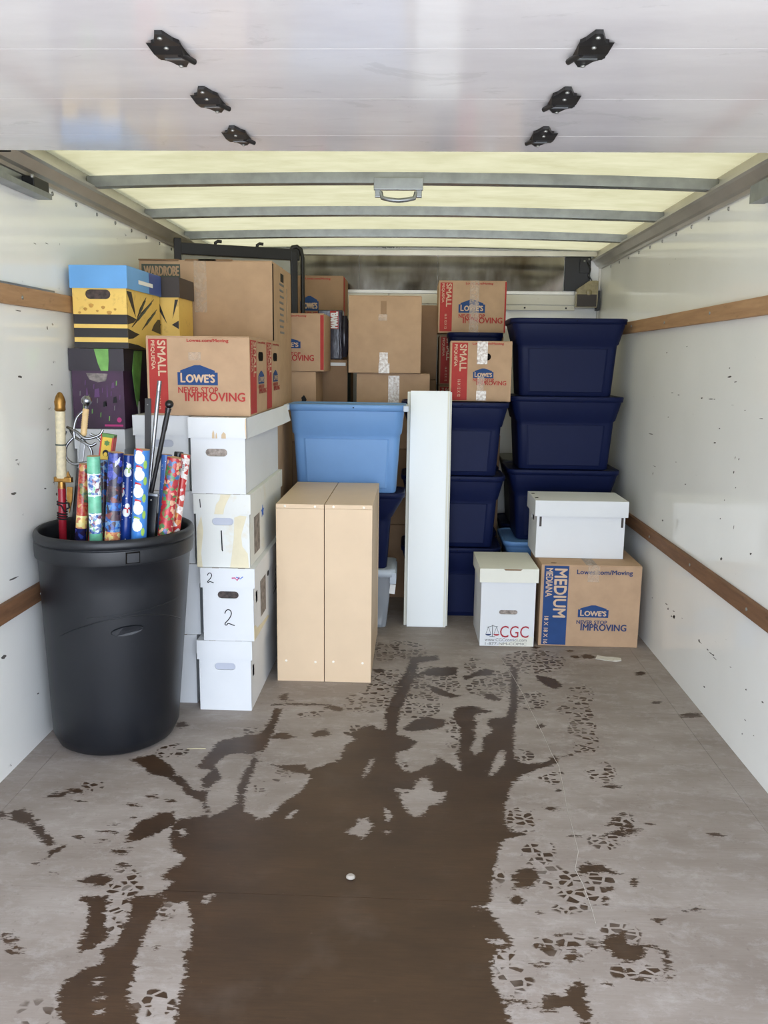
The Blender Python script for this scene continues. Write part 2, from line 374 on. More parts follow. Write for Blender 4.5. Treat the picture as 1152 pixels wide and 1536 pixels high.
def text_mesh(s, bold):
    k = (s, bold)
    if k not in _tc:
        c = bpy.data.curves.new('lettering', 'FONT'); c.body = s; c.size = 1; c.offset = 0; c.resolution_u = 3; c.fill_mode = 'FRONT'
        o = bpy.data.objects.new('lettering', c); me = bpy.data.meshes.new_from_object(o)
        bpy.data.objects.remove(o); bpy.data.curves.remove(c)
        v = np.empty(len(me.vertices) * 3); me.vertices.foreach_get('co', v); v = v.reshape(-1, 3)
        _tc[k] = (v[:, :2].copy(), [list(p.vertices) for p in me.polygons]); bpy.data.meshes.remove(me)
    return _tc[k]
def letters(mtx, s, u0, v0, u1, v1, m, parent, rot=0, bold=.02, off=EPS * 1.7, name='lettering'):
    """lettering squeezed into the rectangle; rot 90 reads downwards"""
    v, f = text_mesh(s, 0); lo, hi = v.min(0), v.max(0); q = (v - lo) / (hi - lo)
    if rot == 90: U = u0 + q[:, 1] * (u1 - u0); V = v1 - q[:, 0] * (v1 - v0)
    elif rot == -90: U = u1 - q[:, 1] * (u1 - u0); V = v0 + q[:, 0] * (v1 - v0)
    else: U = u0 + q[:, 0] * (u1 - u0); V = v0 + q[:, 1] * (v1 - v0)
    e = min(u1 - u0, v1 - v0) * bold * 2.2; mb = MB()          # heavier strokes: the same letters laid down slightly shifted
    for k, (du, dv) in enumerate(((0, 0),) if bold < .005 else ((-e, 0), (e, 0), (0, -e * .7), (0, e * .7))):
        mb.add([(a + du, b + dv, off + .00015 * k) for a, b in zip(U, V)], f, 0, False, mtx)
    return mb.build(name, m, parent)
HOUSE = [(0, 0), (1, 0), (1, .64), (.93, .64), (.93, .73), (.57, 1), (.43, 1), (.07, .73), (.07, .64), (0, .64)]
def logo(mtx, u0, v0, u1, v1, parent, word='tan_ink'):
    flat(mtx, [(u0 + a * (u1 - u0), v0 + b * (v1 - v0)) for a, b in HOUSE], 'blue_ink', 'logo_shape', parent)
    letters(mtx, "L", u0 + .08 * (u1 - u0), v0 + .14 * (v1 - v0), u0 + .19 * (u1 - u0), v0 + .60 * (v1 - v0), word, parent, name='logo_lettering', bold=.03)
    letters(mtx, "OWE'S", u0 + .22 * (u1 - u0), v0 + .14 * (v1 - v0), u0 + .92 * (u1 - u0), v0 + .54 * (v1 - v0), word, parent, name='logo_lettering', bold=.03)

def stadium(cu, cv, w, h, n=7):
    r = h / 2; P = []
    for k in range(n): a = -math.pi / 2 + math.pi * k / (n - 1); P.append((cu + w / 2 - r + r * math.cos(a), cv + r * math.sin(a)))
    for k in range(n): a = math.pi / 2 + math.pi * k / (n - 1); P.append((cu - w / 2 + r + r * math.cos(a), cv + r * math.sin(a)))
    return P
def plate_with_slot(mb, mtx, W, H, cu, cv, sw, sh, t=.004, mi=0):
    """a wall panel with a real hand hole through it"""
    inner = stadium(cu, cv, sw, sh); outer = []
    for (a, b) in inner:
        dx, dy = a - cu, b - cv; c = []
        if dx > 1e-9: c.append((W - cu) / dx)
        if dx < -1e-9: c.append(-cu / dx)
        if dy > 1e-9: c.append((H - cv) / dy)
        if dy < -1e-9: c.append(-cv / dy)
        k = min(c); outer.append((cu + dx * k, cv + dy * k))
    n = len(inner)
    for (X, Y) in ((0, 0), (W, 0), (W, H), (0, H)):      # snap the nearest ray to each corner
        j = min(range(n), key=lambda i: (outer[i][0] - X) ** 2 + (outer[i][1] - Y) ** 2); outer[j] = (X, Y)
    for z, flip in ((0, 0), (-t, 1)):
        vs = [(a, b, z) for a, b in inner] + [(a, b, z) for a, b in outer]
        fs = [(i, n + i, n + (i + 1) % n, (i + 1) % n) for i in range(n)]
        mb.add(vs, [f[::-1] for f in fs] if flip else fs, mi, False, mtx)
    vs = [(a, b, 0) for a, b in inner] + [(a, b, -t) for a, b in inner]
    mb.add(vs, [(i, (i + 1) % n, n + (i + 1) % n, n + i) for i in range(n)], mi, False, mtx)

# ------------------------------------------------------------------ outlines of the water on the floor (metres)
WET=[[0.265,1.305,0.276,1.404,0.268,1.434,0.265,1.476,0.249,1.501,0.249,1.546,0.26,1.588,0.266,1.606,0.292,1.611,0.304,1.625,0.294,1.656,0.275,1.701,0.259,1.749,0.267,1.779,0.273,1.819,0.286,1.875,0.299,1.944,0.315,2.018,0.338,2.035,0.397,2.064,0.349,2.075,0.337,2.108,0.353,2.232,0.374,2.299,0.386,2.342,0.44,2.388,0.389,2.347,0.416,2.392,0.463,2.424,0.534,2.466,0.552,2.507,0.537,2.53,0.495,2.472,0.425,2.467,0.409,2.506,0.422,2.649,0.441,2.76,0.469,2.922,0.512,3.305,0.489,3.33,0.449,3.008,0.43,2.878,0.411,2.816,0.373,2.804,0.3,2.77,0.303,2.829,0.377,2.854,0.302,2.911,0.232,2.886,0.224,2.785,0.244,2.71,0.231,2.535,0.216,2.526,0.234,2.44,0.228,2.402,0.208,2.439,0.16,2.498,0.148,2.45,0.104,2.413,0.077,2.389,0.045,2.399,0.033,2.455,0.026,2.514,0.071,2.541,0.097,2.594,0.07,2.631,0.029,2.648,0.028,2.71,0.037,2.857,0.067,3.039,0.098,3.223,0.102,3.385,0.069,3.383,0.066,3.241,0.04,3.108,-0.004,2.95,-0.022,2.793,-0.012,2.736,-0.019,2.679,-0.038,2.692,-0.057,2.719,-0.087,2.71,-0.108,2.674,-0.142,2.644,-0.109,2.6,-0.141,2.566,-0.145,2.516,-0.149,2.455,-0.2,2.418,-0.239,2.381,-0.229,2.327,-0.248,2.254,-0.292,2.178,-0.313,2.125,-0.316,2.11,-0.343,2.097,-0.361,2.116,-0.39,2.14,-0.396,2.169,-0.409,2.257,-0.406,2.352,-0.408,2.431,-0.395,2.528,-0.392,2.646,-0.393,2.744,-0.391,2.837,-0.424,2.844,-0.42,2.742,-0.425,2.685,-0.438,2.623,-0.476,2.62,-0.511,2.591,-0.553,2.572,-0.567,2.53,-0.573,2.486,-0.58,2.426,-0.59,2.38,-0.565,2.365,-0.537,2.372,-0.527,2.435,-0.502,2.473,-0.46,2.485,-0.428,2.463,-0.43,2.407,-0.439,2.328,-0.432,2.245,-0.423,2.168,-0.44,2.143,-0.451,2.129,-0.477,2.096,-0.49,2.108,-0.508,2.103,-0.53,2.093,-0.569,2.077,-0.564,2.062,-0.566,2.028,-0.554,1.979,-0.541,1.94,-0.52,1.93,-0.492,1.893,-0.506,1.867,-0.524,1.848,-0.527,1.826,-0.516,1.799,-0.505,1.817,-0.507,1.783,-0.516,1.756,-0.49,1.733,-0.466,1.726,-0.44,1.731,-0.416,1.671,-0.402,1.625,-0.392,1.574,-0.406,1.567,-0.392,1.526,-0.381,1.496,-0.381,1.461,-0.379,1.436,-0.37,1.389,-0.366,1.371,-0.34,1.275],
[-0.81,2.418,-0.749,2.365,-0.715,2.328,-0.655,2.305,-0.612,2.265,-0.578,2.217,-0.516,2.17,-0.5,2.117,-0.483,2.118,-0.511,2.201,-0.513,2.241,-0.565,2.243,-0.602,2.303,-0.64,2.327,-0.65,2.359,-0.705,2.419,-0.745,2.458,-0.774,2.444],
[-0.545,2.254,-0.551,2.311,-0.533,2.389,-0.493,2.32,-0.505,2.293,-0.52,2.25],
[-0.672,1.986,-0.67,2.035,-0.664,2.058,-0.656,2.079,-0.634,2.087,-0.622,2.11,-0.582,2.121,-0.561,2.051,-0.576,2.038,-0.6,2.007,-0.624,1.981,-0.649,1.971,-0.664,1.963],
[-0.698,1.74,-0.63,1.742,-0.614,1.676,-0.589,1.631,-0.58,1.593,-0.595,1.578,-0.619,1.545,-0.636,1.561,-0.638,1.598,-0.643,1.643,-0.662,1.698],
[-0.588,1.74,-0.508,1.758,-0.49,1.733,-0.496,1.683,-0.502,1.635,-0.5,1.598,-0.498,1.537,-0.484,1.481,-0.485,1.456,-0.47,1.42,-0.452,1.406,-0.435,1.368,-0.403,1.272,-0.555,1.264,-0.581,1.36,-0.605,1.401,-0.62,1.442,-0.617,1.474,-0.606,1.494,-0.566,1.527,-0.58,1.564,-0.558,1.587,-0.559,1.648,-0.562,1.704],
[0.049,2.698,0.08,2.766,0.13,2.798,0.199,2.773,0.185,2.712,0.12,2.689,0.073,2.67],
[-0.409,2.437,-0.381,2.421,-0.33,2.407,-0.261,2.419,-0.239,2.379,-0.205,2.409,-0.214,2.353,-0.263,2.361,-0.308,2.369,-0.357,2.405],
[0.098,3.211,0.136,3.265,0.165,3.294,0.266,3.301,0.259,3.227,0.228,3.2,0.172,3.191,0.121,3.212,0.097,3.148],
[0.073,3.406,0.108,3.42,0.188,3.434,0.191,3.378,0.108,3.344,0.06,3.221,0.05,3.246],
[0.334,3.253,0.385,3.296,0.419,3.267,0.392,3.213,0.34,3.207,0.291,3.157,0.277,3.198,0.314,3.226],
[0.572,3.236,0.638,3.21,0.663,3.162,0.67,3.127,0.636,3.084,0.605,3.115,0.578,3.176],
[0.009,3.001,0.052,3.121,0.088,3.329,0.059,3.273,0.008,3.047],
[0.134,3.102,0.196,3.059,0.238,3.016,0.264,2.996,0.219,2.971,0.159,3.022],
[-1.081,2.099,-1.051,2.092,-1.031,2.057,-1.061,2.059],
[-1.036,2.087,-1.023,2.102,-1.004,2.111,-0.955,2.068,-0.927,2.034,-0.902,2.013,-0.844,1.951,-0.864,1.934,-0.892,1.964,-0.92,1.99,-0.944,2.016,-0.973,2.037,-0.996,2.044,-1.016,2.052],
[-0.843,1.881,-0.848,1.919,-0.816,1.944,-0.815,1.921,-0.834,1.887],
[-0.98,2.176,-0.961,2.197,-0.939,2.206,-0.926,2.224,-0.903,2.23,-0.884,2.221,-0.862,2.208,-0.869,2.197,-0.893,2.206,-0.913,2.205,-0.923,2.179,-0.93,2.171,-0.966,2.172],
[-0.738,1.801,-0.715,1.807,-0.696,1.824,-0.655,1.819,-0.642,1.806,-0.644,1.789,-0.673,1.777,-0.707,1.789],
[-0.816,1.599,-0.81,1.607,-0.784,1.575,-0.755,1.541,-0.766,1.539,-0.793,1.568],
[-0.803,1.608,-0.792,1.606,-0.763,1.569,-0.74,1.542,-0.75,1.541,-0.779,1.576],
[-0.741,2.7,-0.713,2.709,-0.693,2.675,-0.716,2.652,-0.728,2.652],
[-0.367,2.641,-0.336,2.629,-0.312,2.611,-0.341,2.589,-0.388,2.59,-0.393,2.619],
[-0.427,2.935,-0.408,2.978,-0.396,2.987,-0.385,2.913,-0.36,2.923,-0.396,2.904],
[-0.443,2.877,-0.336,2.892,-0.213,2.884,-0.212,2.873,-0.372,2.872,-0.435,2.865],
[-0.262,2.634,-0.245,2.662,-0.212,2.685,-0.2,2.624,-0.24,2.615,-0.257,2.617],
[-0.088,3.259,-0.041,3.253,-0.036,3.214,-0.082,3.211],
[-0.397,2.615,-0.34,2.625,-0.309,2.614,-0.364,2.591],
[-0.248,2.854,-0.206,2.88,-0.164,2.844,-0.188,2.824],
[0.496,1.64,0.511,1.664,0.534,1.676,0.556,1.681,0.556,1.64,0.591,1.642,0.583,1.605,0.558,1.589,0.533,1.585,0.517,1.602],
[0.402,1.509,0.427,1.527,0.438,1.504,0.427,1.469,0.433,1.431,0.439,1.417,0.412,1.415,0.392,1.452,0.335,1.432,0.338,1.456,0.27,1.452,0.265,1.47,0.339,1.462,0.346,1.477,0.366,1.488,0.388,1.48],
[0.325,1.868,0.353,1.907,0.391,1.909,0.394,1.872,0.372,1.833,0.32,1.822,0.332,1.85],
[0.495,1.915,0.527,1.942,0.565,1.929,0.6,1.896,0.579,1.893,0.553,1.904,0.523,1.898,0.492,1.882],
[0.31,1.782,0.329,1.8,0.349,1.784,0.335,1.762,0.314,1.765],
[0.881,2.096,0.915,2.102,0.92,2.085,0.888,2.081],
[0.71,1.765,0.741,1.78,0.764,1.777,0.752,1.766,0.712,1.757],
[0.622,1.736,0.665,1.73,0.641,1.711],
[0.591,1.642,0.637,1.626,0.626,1.566,0.616,1.572,0.617,1.611],
[0.656,2.344,0.698,2.333,0.678,2.318],
[0.492,2.061,0.536,2.063,0.512,2.051],
[0.461,2.203,0.5,2.2,0.479,2.191],
[0.611,2.113,0.648,2.162,0.688,2.195,0.675,2.17,0.632,2.12],
[0.589,2.066,0.631,2.091,0.687,2.14,0.689,2.123,0.649,2.086,0.705,2.112,0.709,2.101,0.65,2.064]]
DRY=[[-0.093,2.046,-0.081,2.064,-0.068,2.086,-0.065,2.113,-0.056,2.122,-0.037,2.125,-0.043,2.11,-0.029,2.088,-0.033,2.05,-0.052,2.019,-0.064,2.031],
[0.029,2.29,0.047,2.283,0.088,2.282,0.093,2.326,0.115,2.37,0.136,2.328,0.139,2.275,0.181,2.269,0.163,2.214,0.123,2.188,0.117,2.15,0.088,2.135,0.069,2.152,0.053,2.212],
[0.312,2.378,0.332,2.446,0.36,2.543,0.384,2.561,0.368,2.464,0.338,2.399],
[0.296,2.713,0.318,2.791,0.352,2.803,0.34,2.754,0.356,2.708,0.315,2.642,0.312,2.557,0.282,2.514,0.271,2.562,0.295,2.641],
[-0.265,2.108,-0.261,2.131,-0.24,2.151,-0.242,2.132,-0.257,2.102],
[-0,2.171,0.02,2.145,0.033,2.114,0.012,2.108,0.008,2.144],
[-0.001,2.068,0.028,2.057,0.014,2.044],
[-0.05,2.462,-0.039,2.474,-0.056,2.381,-0.07,2.337,-0.063,2.403],
[-0.54,2.034,-0.525,2.022,-0.526,2.001],
[-0.528,1.755,-0.511,1.796,-0.496,1.818,-0.497,1.79,-0.512,1.756],
[-0.4,1.721,-0.402,1.764,-0.384,1.756],
[-0.559,1.477,-0.548,1.481,-0.545,1.472,-0.553,1.468],
[-0.542,1.428,-0.533,1.441,-0.528,1.426],
[-0.526,1.39,-0.519,1.402,-0.518,1.388],
[0.221,1.751,0.264,1.748,0.284,1.734,0.237,1.744],
[0.249,1.637,0.275,1.64,0.278,1.621,0.258,1.623],
[0.269,1.449,0.288,1.45,0.287,1.44,0.271,1.441],
[-0.431,2.486,-0.411,2.499,-0.392,2.452,-0.411,2.439],
[-0.54,2.027,-0.528,2.032,-0.52,2.003,-0.53,2.007]]
TREAD=[[0.386,2.135,0.432,2.138,0.395,2.209],
[0.409,1.976,0.454,1.978,0.418,2.04],
[0.586,2.038,0.625,2.025,0.597,2.078],
[0.543,1.669,0.592,1.672,0.554,1.716],
[0.291,1.52,0.332,1.524,0.295,1.556],
[0.279,1.582,0.307,1.591,0.283,1.625],
[0.294,1.866,0.311,1.867,0.298,1.904],
[0.424,1.883,0.472,1.895,0.43,1.921],
[0.497,1.849,0.578,1.863,0.508,1.906],
[0.483,1.778,0.552,1.799,0.49,1.813],
[0.419,1.633,0.495,1.637,0.426,1.67],
[0.554,1.556,0.62,1.552,0.561,1.583],
[0.662,2.116,0.702,2.124,0.682,2.194],
[0.516,2.378,0.545,2.38,0.524,2.422],
[0.718,3.026,0.772,3.029,0.741,3.143],
[0.67,2.756,0.719,2.759,0.714,2.981],
[0.661,2.629,0.704,2.632,0.679,2.719],
[0.434,3.123,0.507,3.128,0.452,3.3],
[0.589,3.392,0.727,3.401,0.609,3.538],
[0.34,3.333,0.39,3.35,0.347,3.431],
[0.35,3.093,0.414,3.097,0.358,3.191],
[0.215,2.672,0.242,2.673,0.22,2.794],
[0.105,2.898,0.191,2.925,0.106,3.03],
[0.669,2.422,0.712,2.424,0.686,2.499],
[0.432,2.523,0.476,2.518,0.437,2.564],
[0.531,2.969,0.592,2.973,0.543,3.06],
[0.162,3.153,0.271,3.136,0.165,3.307],
[-0.02,3.068,0.061,3.097,-0.026,3.267],
[0.64,2.902,0.674,2.904,0.649,2.956],
[0.054,2.313,0.092,2.301,0.053,2.37],
[0.499,2.382,0.535,2.384,0.504,2.412],
[-0.863,2.253,-0.825,2.25,-0.877,2.289],
[-0.691,2.485,-0.639,2.501,-0.706,2.534],
[-0.463,2.648,-0.428,2.65,-0.47,2.682],
[-0.366,2.28,-0.341,2.282,-0.373,2.316],
[-0.318,2.336,-0.285,2.327,-0.325,2.379],
[-0.616,1.796,-0.566,1.799,-0.638,1.861],
[-0.602,1.71,-0.57,1.712,-0.614,1.743],
[-0.576,1.631,-0.558,1.632,-0.59,1.67],
[-0.421,1.422,-0.375,1.424,-0.432,1.458],
[-0.48,1.7,-0.459,1.701,-0.49,1.733],
[-0.64,1.387,-0.607,1.395,-0.656,1.422],
[-0.099,2.911,-0.022,2.916,-0.105,3.01],
[-0.012,3.486,0.14,3.497,-0.016,3.625],
[-0.12,2.673,-0.086,2.689,-0.123,2.714],
[0.069,2.859,0.106,2.831,0.068,2.906],
[0.05,2.41,0.072,2.411,0.05,2.456],
[-0.284,2.791,-0.23,2.809,-0.288,2.821]]
SPOT=[[-0.733,2.008,-0.713,2.009,-0.73,2.002],
[-0.728,1.969,-0.717,1.97,-0.726,1.964],
[-0.8,1.981,-0.79,1.982,-0.797,1.973],
[-0.664,1.918,-0.642,1.917,-0.66,1.907],
[-0.639,1.865,-0.622,1.866,-0.635,1.854],
[-0.669,2.196,-0.653,2.197,-0.666,2.188],
[-0.711,2.149,-0.694,2.147,-0.708,2.141],
[-0.609,2.176,-0.598,2.176,-0.608,2.17],
[-0.687,2.086,-0.679,2.087,-0.685,2.081],
[-0.722,2.042,-0.714,2.042,-0.721,2.038],
[-0.855,1.86,-0.847,1.861,-0.852,1.854],
[-0.8,1.82,-0.791,1.821,-0.798,1.816],
[-0.65,1.942,-0.642,1.944,-0.649,1.938],
[-0.87,2.161,-0.857,2.162,-0.868,2.157],
[0.563,1.835,0.576,1.836,0.562,1.828],
[0.735,2.129,0.745,2.13,0.733,2.121],
[0.528,1.558,0.538,1.557,0.526,1.55],
[0.547,1.539,0.558,1.539,0.545,1.531],
[0.605,1.544,0.616,1.544,0.604,1.538],
[0.407,1.662,0.415,1.662,0.406,1.656],
[0.406,1.63,0.416,1.631,0.405,1.623],
[0.442,1.634,0.451,1.634,0.441,1.626],
[0.474,1.635,0.486,1.636,0.472,1.628],
[0.361,1.564,0.369,1.565,0.361,1.56],
[0.34,1.568,0.351,1.572,0.339,1.563],
[0.367,1.619,0.38,1.612,0.366,1.608],
[0.427,1.594,0.444,1.594,0.425,1.579],
[0.375,1.733,0.382,1.734,0.374,1.728],
[0.624,1.866,0.633,1.866,0.619,1.847],
[0.513,2.305,0.524,2.306,0.511,2.298],
[0.483,1.518,0.49,1.518,0.482,1.513],
[0.538,1.794,0.545,1.794,0.534,1.777],
[0.678,2.336,0.704,2.335,0.675,2.322],
[0.622,2.419,0.633,2.42,0.621,2.411],
[0.514,2.306,0.525,2.307,0.513,2.296],
[0.477,2.199,0.499,2.201,0.476,2.191],
[0.586,2.533,0.602,2.537,0.584,2.525],
[0.778,3.462,0.797,3.457,0.774,3.444],
[0.838,3.466,0.867,3.462,0.832,3.437],
[0.524,2.747,0.54,2.748,0.521,2.728],
[0.377,2.992,0.402,2.983,0.374,2.959],
[0.771,3.534,0.787,3.536,0.768,3.519],
[0.624,3.569,0.645,3.571,0.622,3.554],
[-0.465,1.572,-0.456,1.572,-0.463,1.566],
[-0.44,1.483,-0.434,1.484,-0.438,1.48],
[-0.473,1.676,-0.466,1.68,-0.471,1.67],
[1.087,2.874,1.13,2.877,1.079,2.851],
[0.993,2.982,1.013,2.983,0.989,2.969],
[1.01,3.282,1.032,3.284,1.004,3.26]]
THREAD=[0.432,3.495,0.461,3.383,0.482,3.225,0.498,3.057,0.513,2.843,0.524,2.691,0.531,2.537,0.54,2.459,0.532,2.328,0.521,2.208,0.528,2.282,0.518,2.119,0.512,1.987,0.489,1.91,0.497,1.849,0.499,1.754,0.497,1.705]
# ------------------------------------------------------------------ the truck box
WL, WR, RT, YF, YR = -1.142, 1.133, .018, 5.06, -.02    # side walls, rail thickness, front wall, rear sill
def poly_sdf(P, poly):
    q = np.array(poly).reshape(-1, 2); out = np.full(len(P), -.05)
    lo, hi = q.min(0) - .05, q.max(0) + .05
    k = np.where(((P >= lo) & (P <= hi)).all(1))[0]
    if not len(k): return out
    p = P[k]; d = np.full(len(k), 9.); ins = np.zeros(len(k), bool)
    for a, b in zip(q, np.roll(q, -1, 0)):
        ab = b - a; L = ab @ ab + 1e-12
        t = np.clip(((p - a) @ ab) / L, 0, 1); d = np.minimum(d, np.hypot(*(p - a - t[:, None] * ab).T))
        c = ((a[1] > p[:, 1]) != (b[1] > p[:, 1])); dy = b[1] - a[1] or 1e-9
        ins ^= c & (p[:, 0] < (b[0] - a[0]) * (p[:, 1] - a[1]) / dy + a[0])
    out[k] = np.clip(np.where(ins, d, -d), -.05, .05); return out
def ell_sdf(P, e):
    c, a, b = (np.array(e[i:i + 2]) for i in (0, 2, 4)); A = np.array([a - c, b - c]).T
    s = np.linalg.solve(A, (P - c).T); r = np.hypot(*s); return np.clip((1 - r) * min(np.hypot(*(a - c)), np.hypot(*(b - c))), -.05, .05)
def floor_fields(P):
    wet = np.full(len(P), -.05)
    for q in WET: wet = np.maximum(wet, poly_sdf(P, q))
    for q in DRY: wet = np.minimum(wet, -poly_sdf(P, q))
    for q in SPOT: wet = np.maximum(wet, ell_sdf(P, q))
    tr = np.full(len(P), -.05)
    for q in TREAD: tr = np.maximum(tr, ell_sdf(P, q))
    return wet, tr
fl = struct('floor')
MB().box((WL, YR, -.05), (WR, YF, -.02)).build('subfloor', 'asphalt', fl)
def floor_sheet(x0, x1, y0, y1):
    g = .0005; x0 += g; x1 -= g; y0 += g; y1 -= g
    st = .009 if y0 < 3.6 and y1 > 1.2 else .05
    nx, ny = max(2, int((x1 - x0) / st)), max(2, int((y1 - y0) / st))
    X, Y = np.meshgrid(np.linspace(x0, x1, nx + 1), np.linspace(y0, y1, ny + 1)); P = np.stack([X.ravel(), Y.ravel()], 1)
    Z = np.zeros(len(P)); I = np.arange(len(P)).reshape(ny + 1, nx + 1)
    F = np.stack([I[:-1, :-1], I[:-1, 1:], I[1:, 1:], I[1:, :-1]], -1).reshape(-1, 4)
    ring = np.concatenate([I[0, :], I[1:, -1], I[-1, -2::-1], I[-2:0:-1, 0]]); m = len(ring); n0 = len(P)
    V = np.concatenate([np.c_[P, Z], np.c_[P[ring], np.full(m, -.02)]]); j = np.arange(m); k = (j + 1) % m
    S = np.stack([ring[k], ring[j], n0 + j, n0 + k], 1)
    F = np.concatenate([F, S])
    me = bpy.data.meshes.new('plywood_sheet'); me.vertices.add(len(V)); me.vertices.foreach_set('co', V.ravel().astype('f'))
    me.loops.add(F.size); me.loops.foreach_set('vertex_index', F.ravel().astype('i')); me.polygons.add(len(F))
    me.polygons.foreach_set('loop_start', np.arange(len(F), dtype='i') * 4); me.update(calc_edges=True); me.validate(); me.polygons.foreach_set('use_smooth', np.zeros(len(F), bool))
    w, t = floor_fields(V[:, :2])
    for nm, v in (('wet', w), ('tread', t)):
        a = me.attributes.new(nm, 'FLOAT', 'POINT'); a.data.foreach_set('value', v.astype('f'))
    me.materials.append(M['floor']); return link('plywood_sheet', me, fl)
for xa, xb in ((WL, -1.062), (-1.062, 1.043), (1.043, WR)):
    for ya, yb in zip((YR, .6, 1.77, 2.88, 4.06), (.6, 1.77, 2.88, 4.06, YF)): floor_sheet(xa, xb, ya, yb)
MB().box((-20, -20, -.86), (20, 20, -.80)).build('ground', 'concrete', None, 'structure')

SCUFF_R= [[3.647,1.297,0.01,0.005],[3.385,1.318,0.012,0.002],[2.914,1.237,0.007,0.004],[3.531,1.132,0.019,0.002],[3.443,1.126,0.021,0.003],[3.165,1.126,0.015,0.004],[3.07,1.126,0.029,0.003],[3.034,1.127,0.014,0.002],[2.858,1.115,0.017,0.001],[2.748,1.104,0.008,0.002],[2.616,1.086,0.021,0.002],[3.562,1.03,0.01,0.003],[2.96,1.029,0.009,0.003],[3.798,0.939,0.051,0.003],[2.996,0.975,0.016,0.004],[2.796,0.945,0.004,0.008],[2.763,0.944,0.006,0.006],[2.797,0.896,0.008,0.006],[3.415,0.857,0.009,0.002],[3.709,0.804,0.036,0.002],[3.726,0.769,0.007,0.008],[3.278,0.786,0.014,0.003],[2.769,0.848,0.006,0.003],[2.858,0.792,0.006,0.003],[3.536,0.592,0.013,0.006],[2.842,0.589,0.013,0.009],[2.756,0.717,0.004,0.01],[2.602,0.663,0.011,0.005],[2.882,0.723,0.006,0.004],[3.654,0.477,0.011,0.003],[3.604,0.231,0.01,0.003],[3.401,0.262,0.024,0.004],[3.375,0.249,0.012,0.007],[3.299,0.262,0.021,0.003],[3.288,0.244,0.017,0.008],[3.323,0.233,0.012,0.005],[2.988,0.245,0.012,0.007],[2.969,0.242,0.019,0.002],[2.899,0.242,0.011,0.003],[2.863,0.24,0.022,0.003],[2.826,0.236,0.025,0.002],[2.907,1.208,0.022,0.005],[2.85,1.192,0.016,0.003],[2.984,0.241,0.014,0.004],[2.895,0.242,0.011,0.003],[2.838,0.243,0.018,0.005],[2.898,0.1,0.011,0.005],[2.542,0.235,0.008,0.005],[2.526,0.139,0.008,0.002],[2.539,0.087,0.006,0.004],[2.455,0.12,0.005,0.002],[2.416,0.246,0.013,0.004],[2.677,0.258,0.011,0.002],[3.294,0.24,0.024,0.009],[3.193,0.266,0.006,0.002]]
SCUFF_L= [[2.764,1.155,0.01,0.003],[2.81,1.107,0.011,0.004],[2.559,1.383,0.026,0.003],[2.753,1.339,0.005,0.008],[2.751,0.787,0.01,0.009],[2.448,0.838,0.026,0.006],[2.667,0.82,0.01,0.004],[2.323,0.365,0.024,0.009],[2.697,1.598,0.014,0.002],[2.54,1.185,0.022,0.006],[2.785,1.61,0.016,0.002],[2.483,0.936,0.013,0.002],[2.523,0.167,0.01,0.004],[2.412,0.582,0.042,0.004]]
def scuffs(L, x, sg, w):
    mb = MB(); R = random.Random(3)
    for y, z, a, c in L:
        P = [(y + a * .8 * math.cos(k * math.pi / 4) * R.uniform(.5, 1.1), z + c * .8 * math.sin(k * math.pi / 4) * R.uniform(.5, 1.1) - .3 * c * math.cos(k * math.pi / 4)) for k in range(8)]
        mb.prism(P if sg < 0 else P, x, x + sg * .0005, axis='x')
    return mb.build('scuff_marks', 'scuff', w, 'stuff')
# side walls with their rivets and wooden rails
def rivet_mesh():
    return MB().sphere((0, 0, 0), .0075, 0, 8, (1, 1, .55))
for side, xw, sg in (('left', WL, 1), ('right', WR, -1)):
    w = struct('wall_' + side)
    MB().box((min(xw, xw - sg * .03), YR, -.05), (max(xw, xw - sg * .03), YF + .05, 1.96)).build('wall_panel', 'wall', w)
    scuffs(SCUFF_L if sg > 0 else SCUFF_R, xw, sg, w)
    r0 = None
    for k in range(15):
        y = 2.07 + .195 * k
        if r0 is None: r0 = rivet_mesh().build('rivet', 'screw', w); r0.location = (xw + sg * .001, y, 1.776); r0.rotation_euler = (0, math.pi / 2, 0)
        else: share(r0, 'rivet', (xw + sg * .001, y, 1.776), w, (0, math.pi / 2, 0))
n = 0
for sg, xw in ((1, WL), (-1, WR)):
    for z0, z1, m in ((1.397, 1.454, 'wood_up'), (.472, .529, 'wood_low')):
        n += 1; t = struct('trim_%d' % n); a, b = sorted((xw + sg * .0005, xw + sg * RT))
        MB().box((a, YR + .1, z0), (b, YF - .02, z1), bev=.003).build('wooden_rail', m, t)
        s0 = None
        for k in range(8):
            y = .9 + .55 * k; z = (z0 + z1) / 2 + .004 * (-1) ** k
            if s0 is None: s0 = MB().lathe([(.006, 0), (.006, .002), (.003, .003)], 10, cap1=True).build('screw', 'screw', t); s0.location = (xw + sg * RT, y, z); s0.rotation_euler = (0, sg * math.pi / 2, 0)
            else: share(s0, 'screw', (xw + sg * RT, y, z), t, (0, sg * math.pi / 2, 0))
        if sg > 0 and z0 > 1: MB().box((xw + .001, YR + .1, z1), (xw + .012, 2.80, z1 + .007)).build('metal_strip', 'galv', t)
# roof edge extrusions
for k, (xw, sg) in enumerate(((WL, 1), (WR, -1))):
    o = struct('trim_%d' % (5 + k))
    pr = [(xw + sg * .001, 1.79), (xw + sg * .012, 1.79), (xw + sg * .016, 1.80), (xw + sg * .028, 1.806), (xw + sg * .046, 1.832), (xw + sg * .060, 1.836), (xw + sg * .060, 1.846), (xw + sg * .030, 1.852), (xw + sg * .030, 1.90), (xw + sg * .001, 1.90)]
    MB().prism(pr if sg < 0 else pr[::-1], YR + .02, YF - .002, axis='y').build('roof_edge_extrusion', 'alu', o)
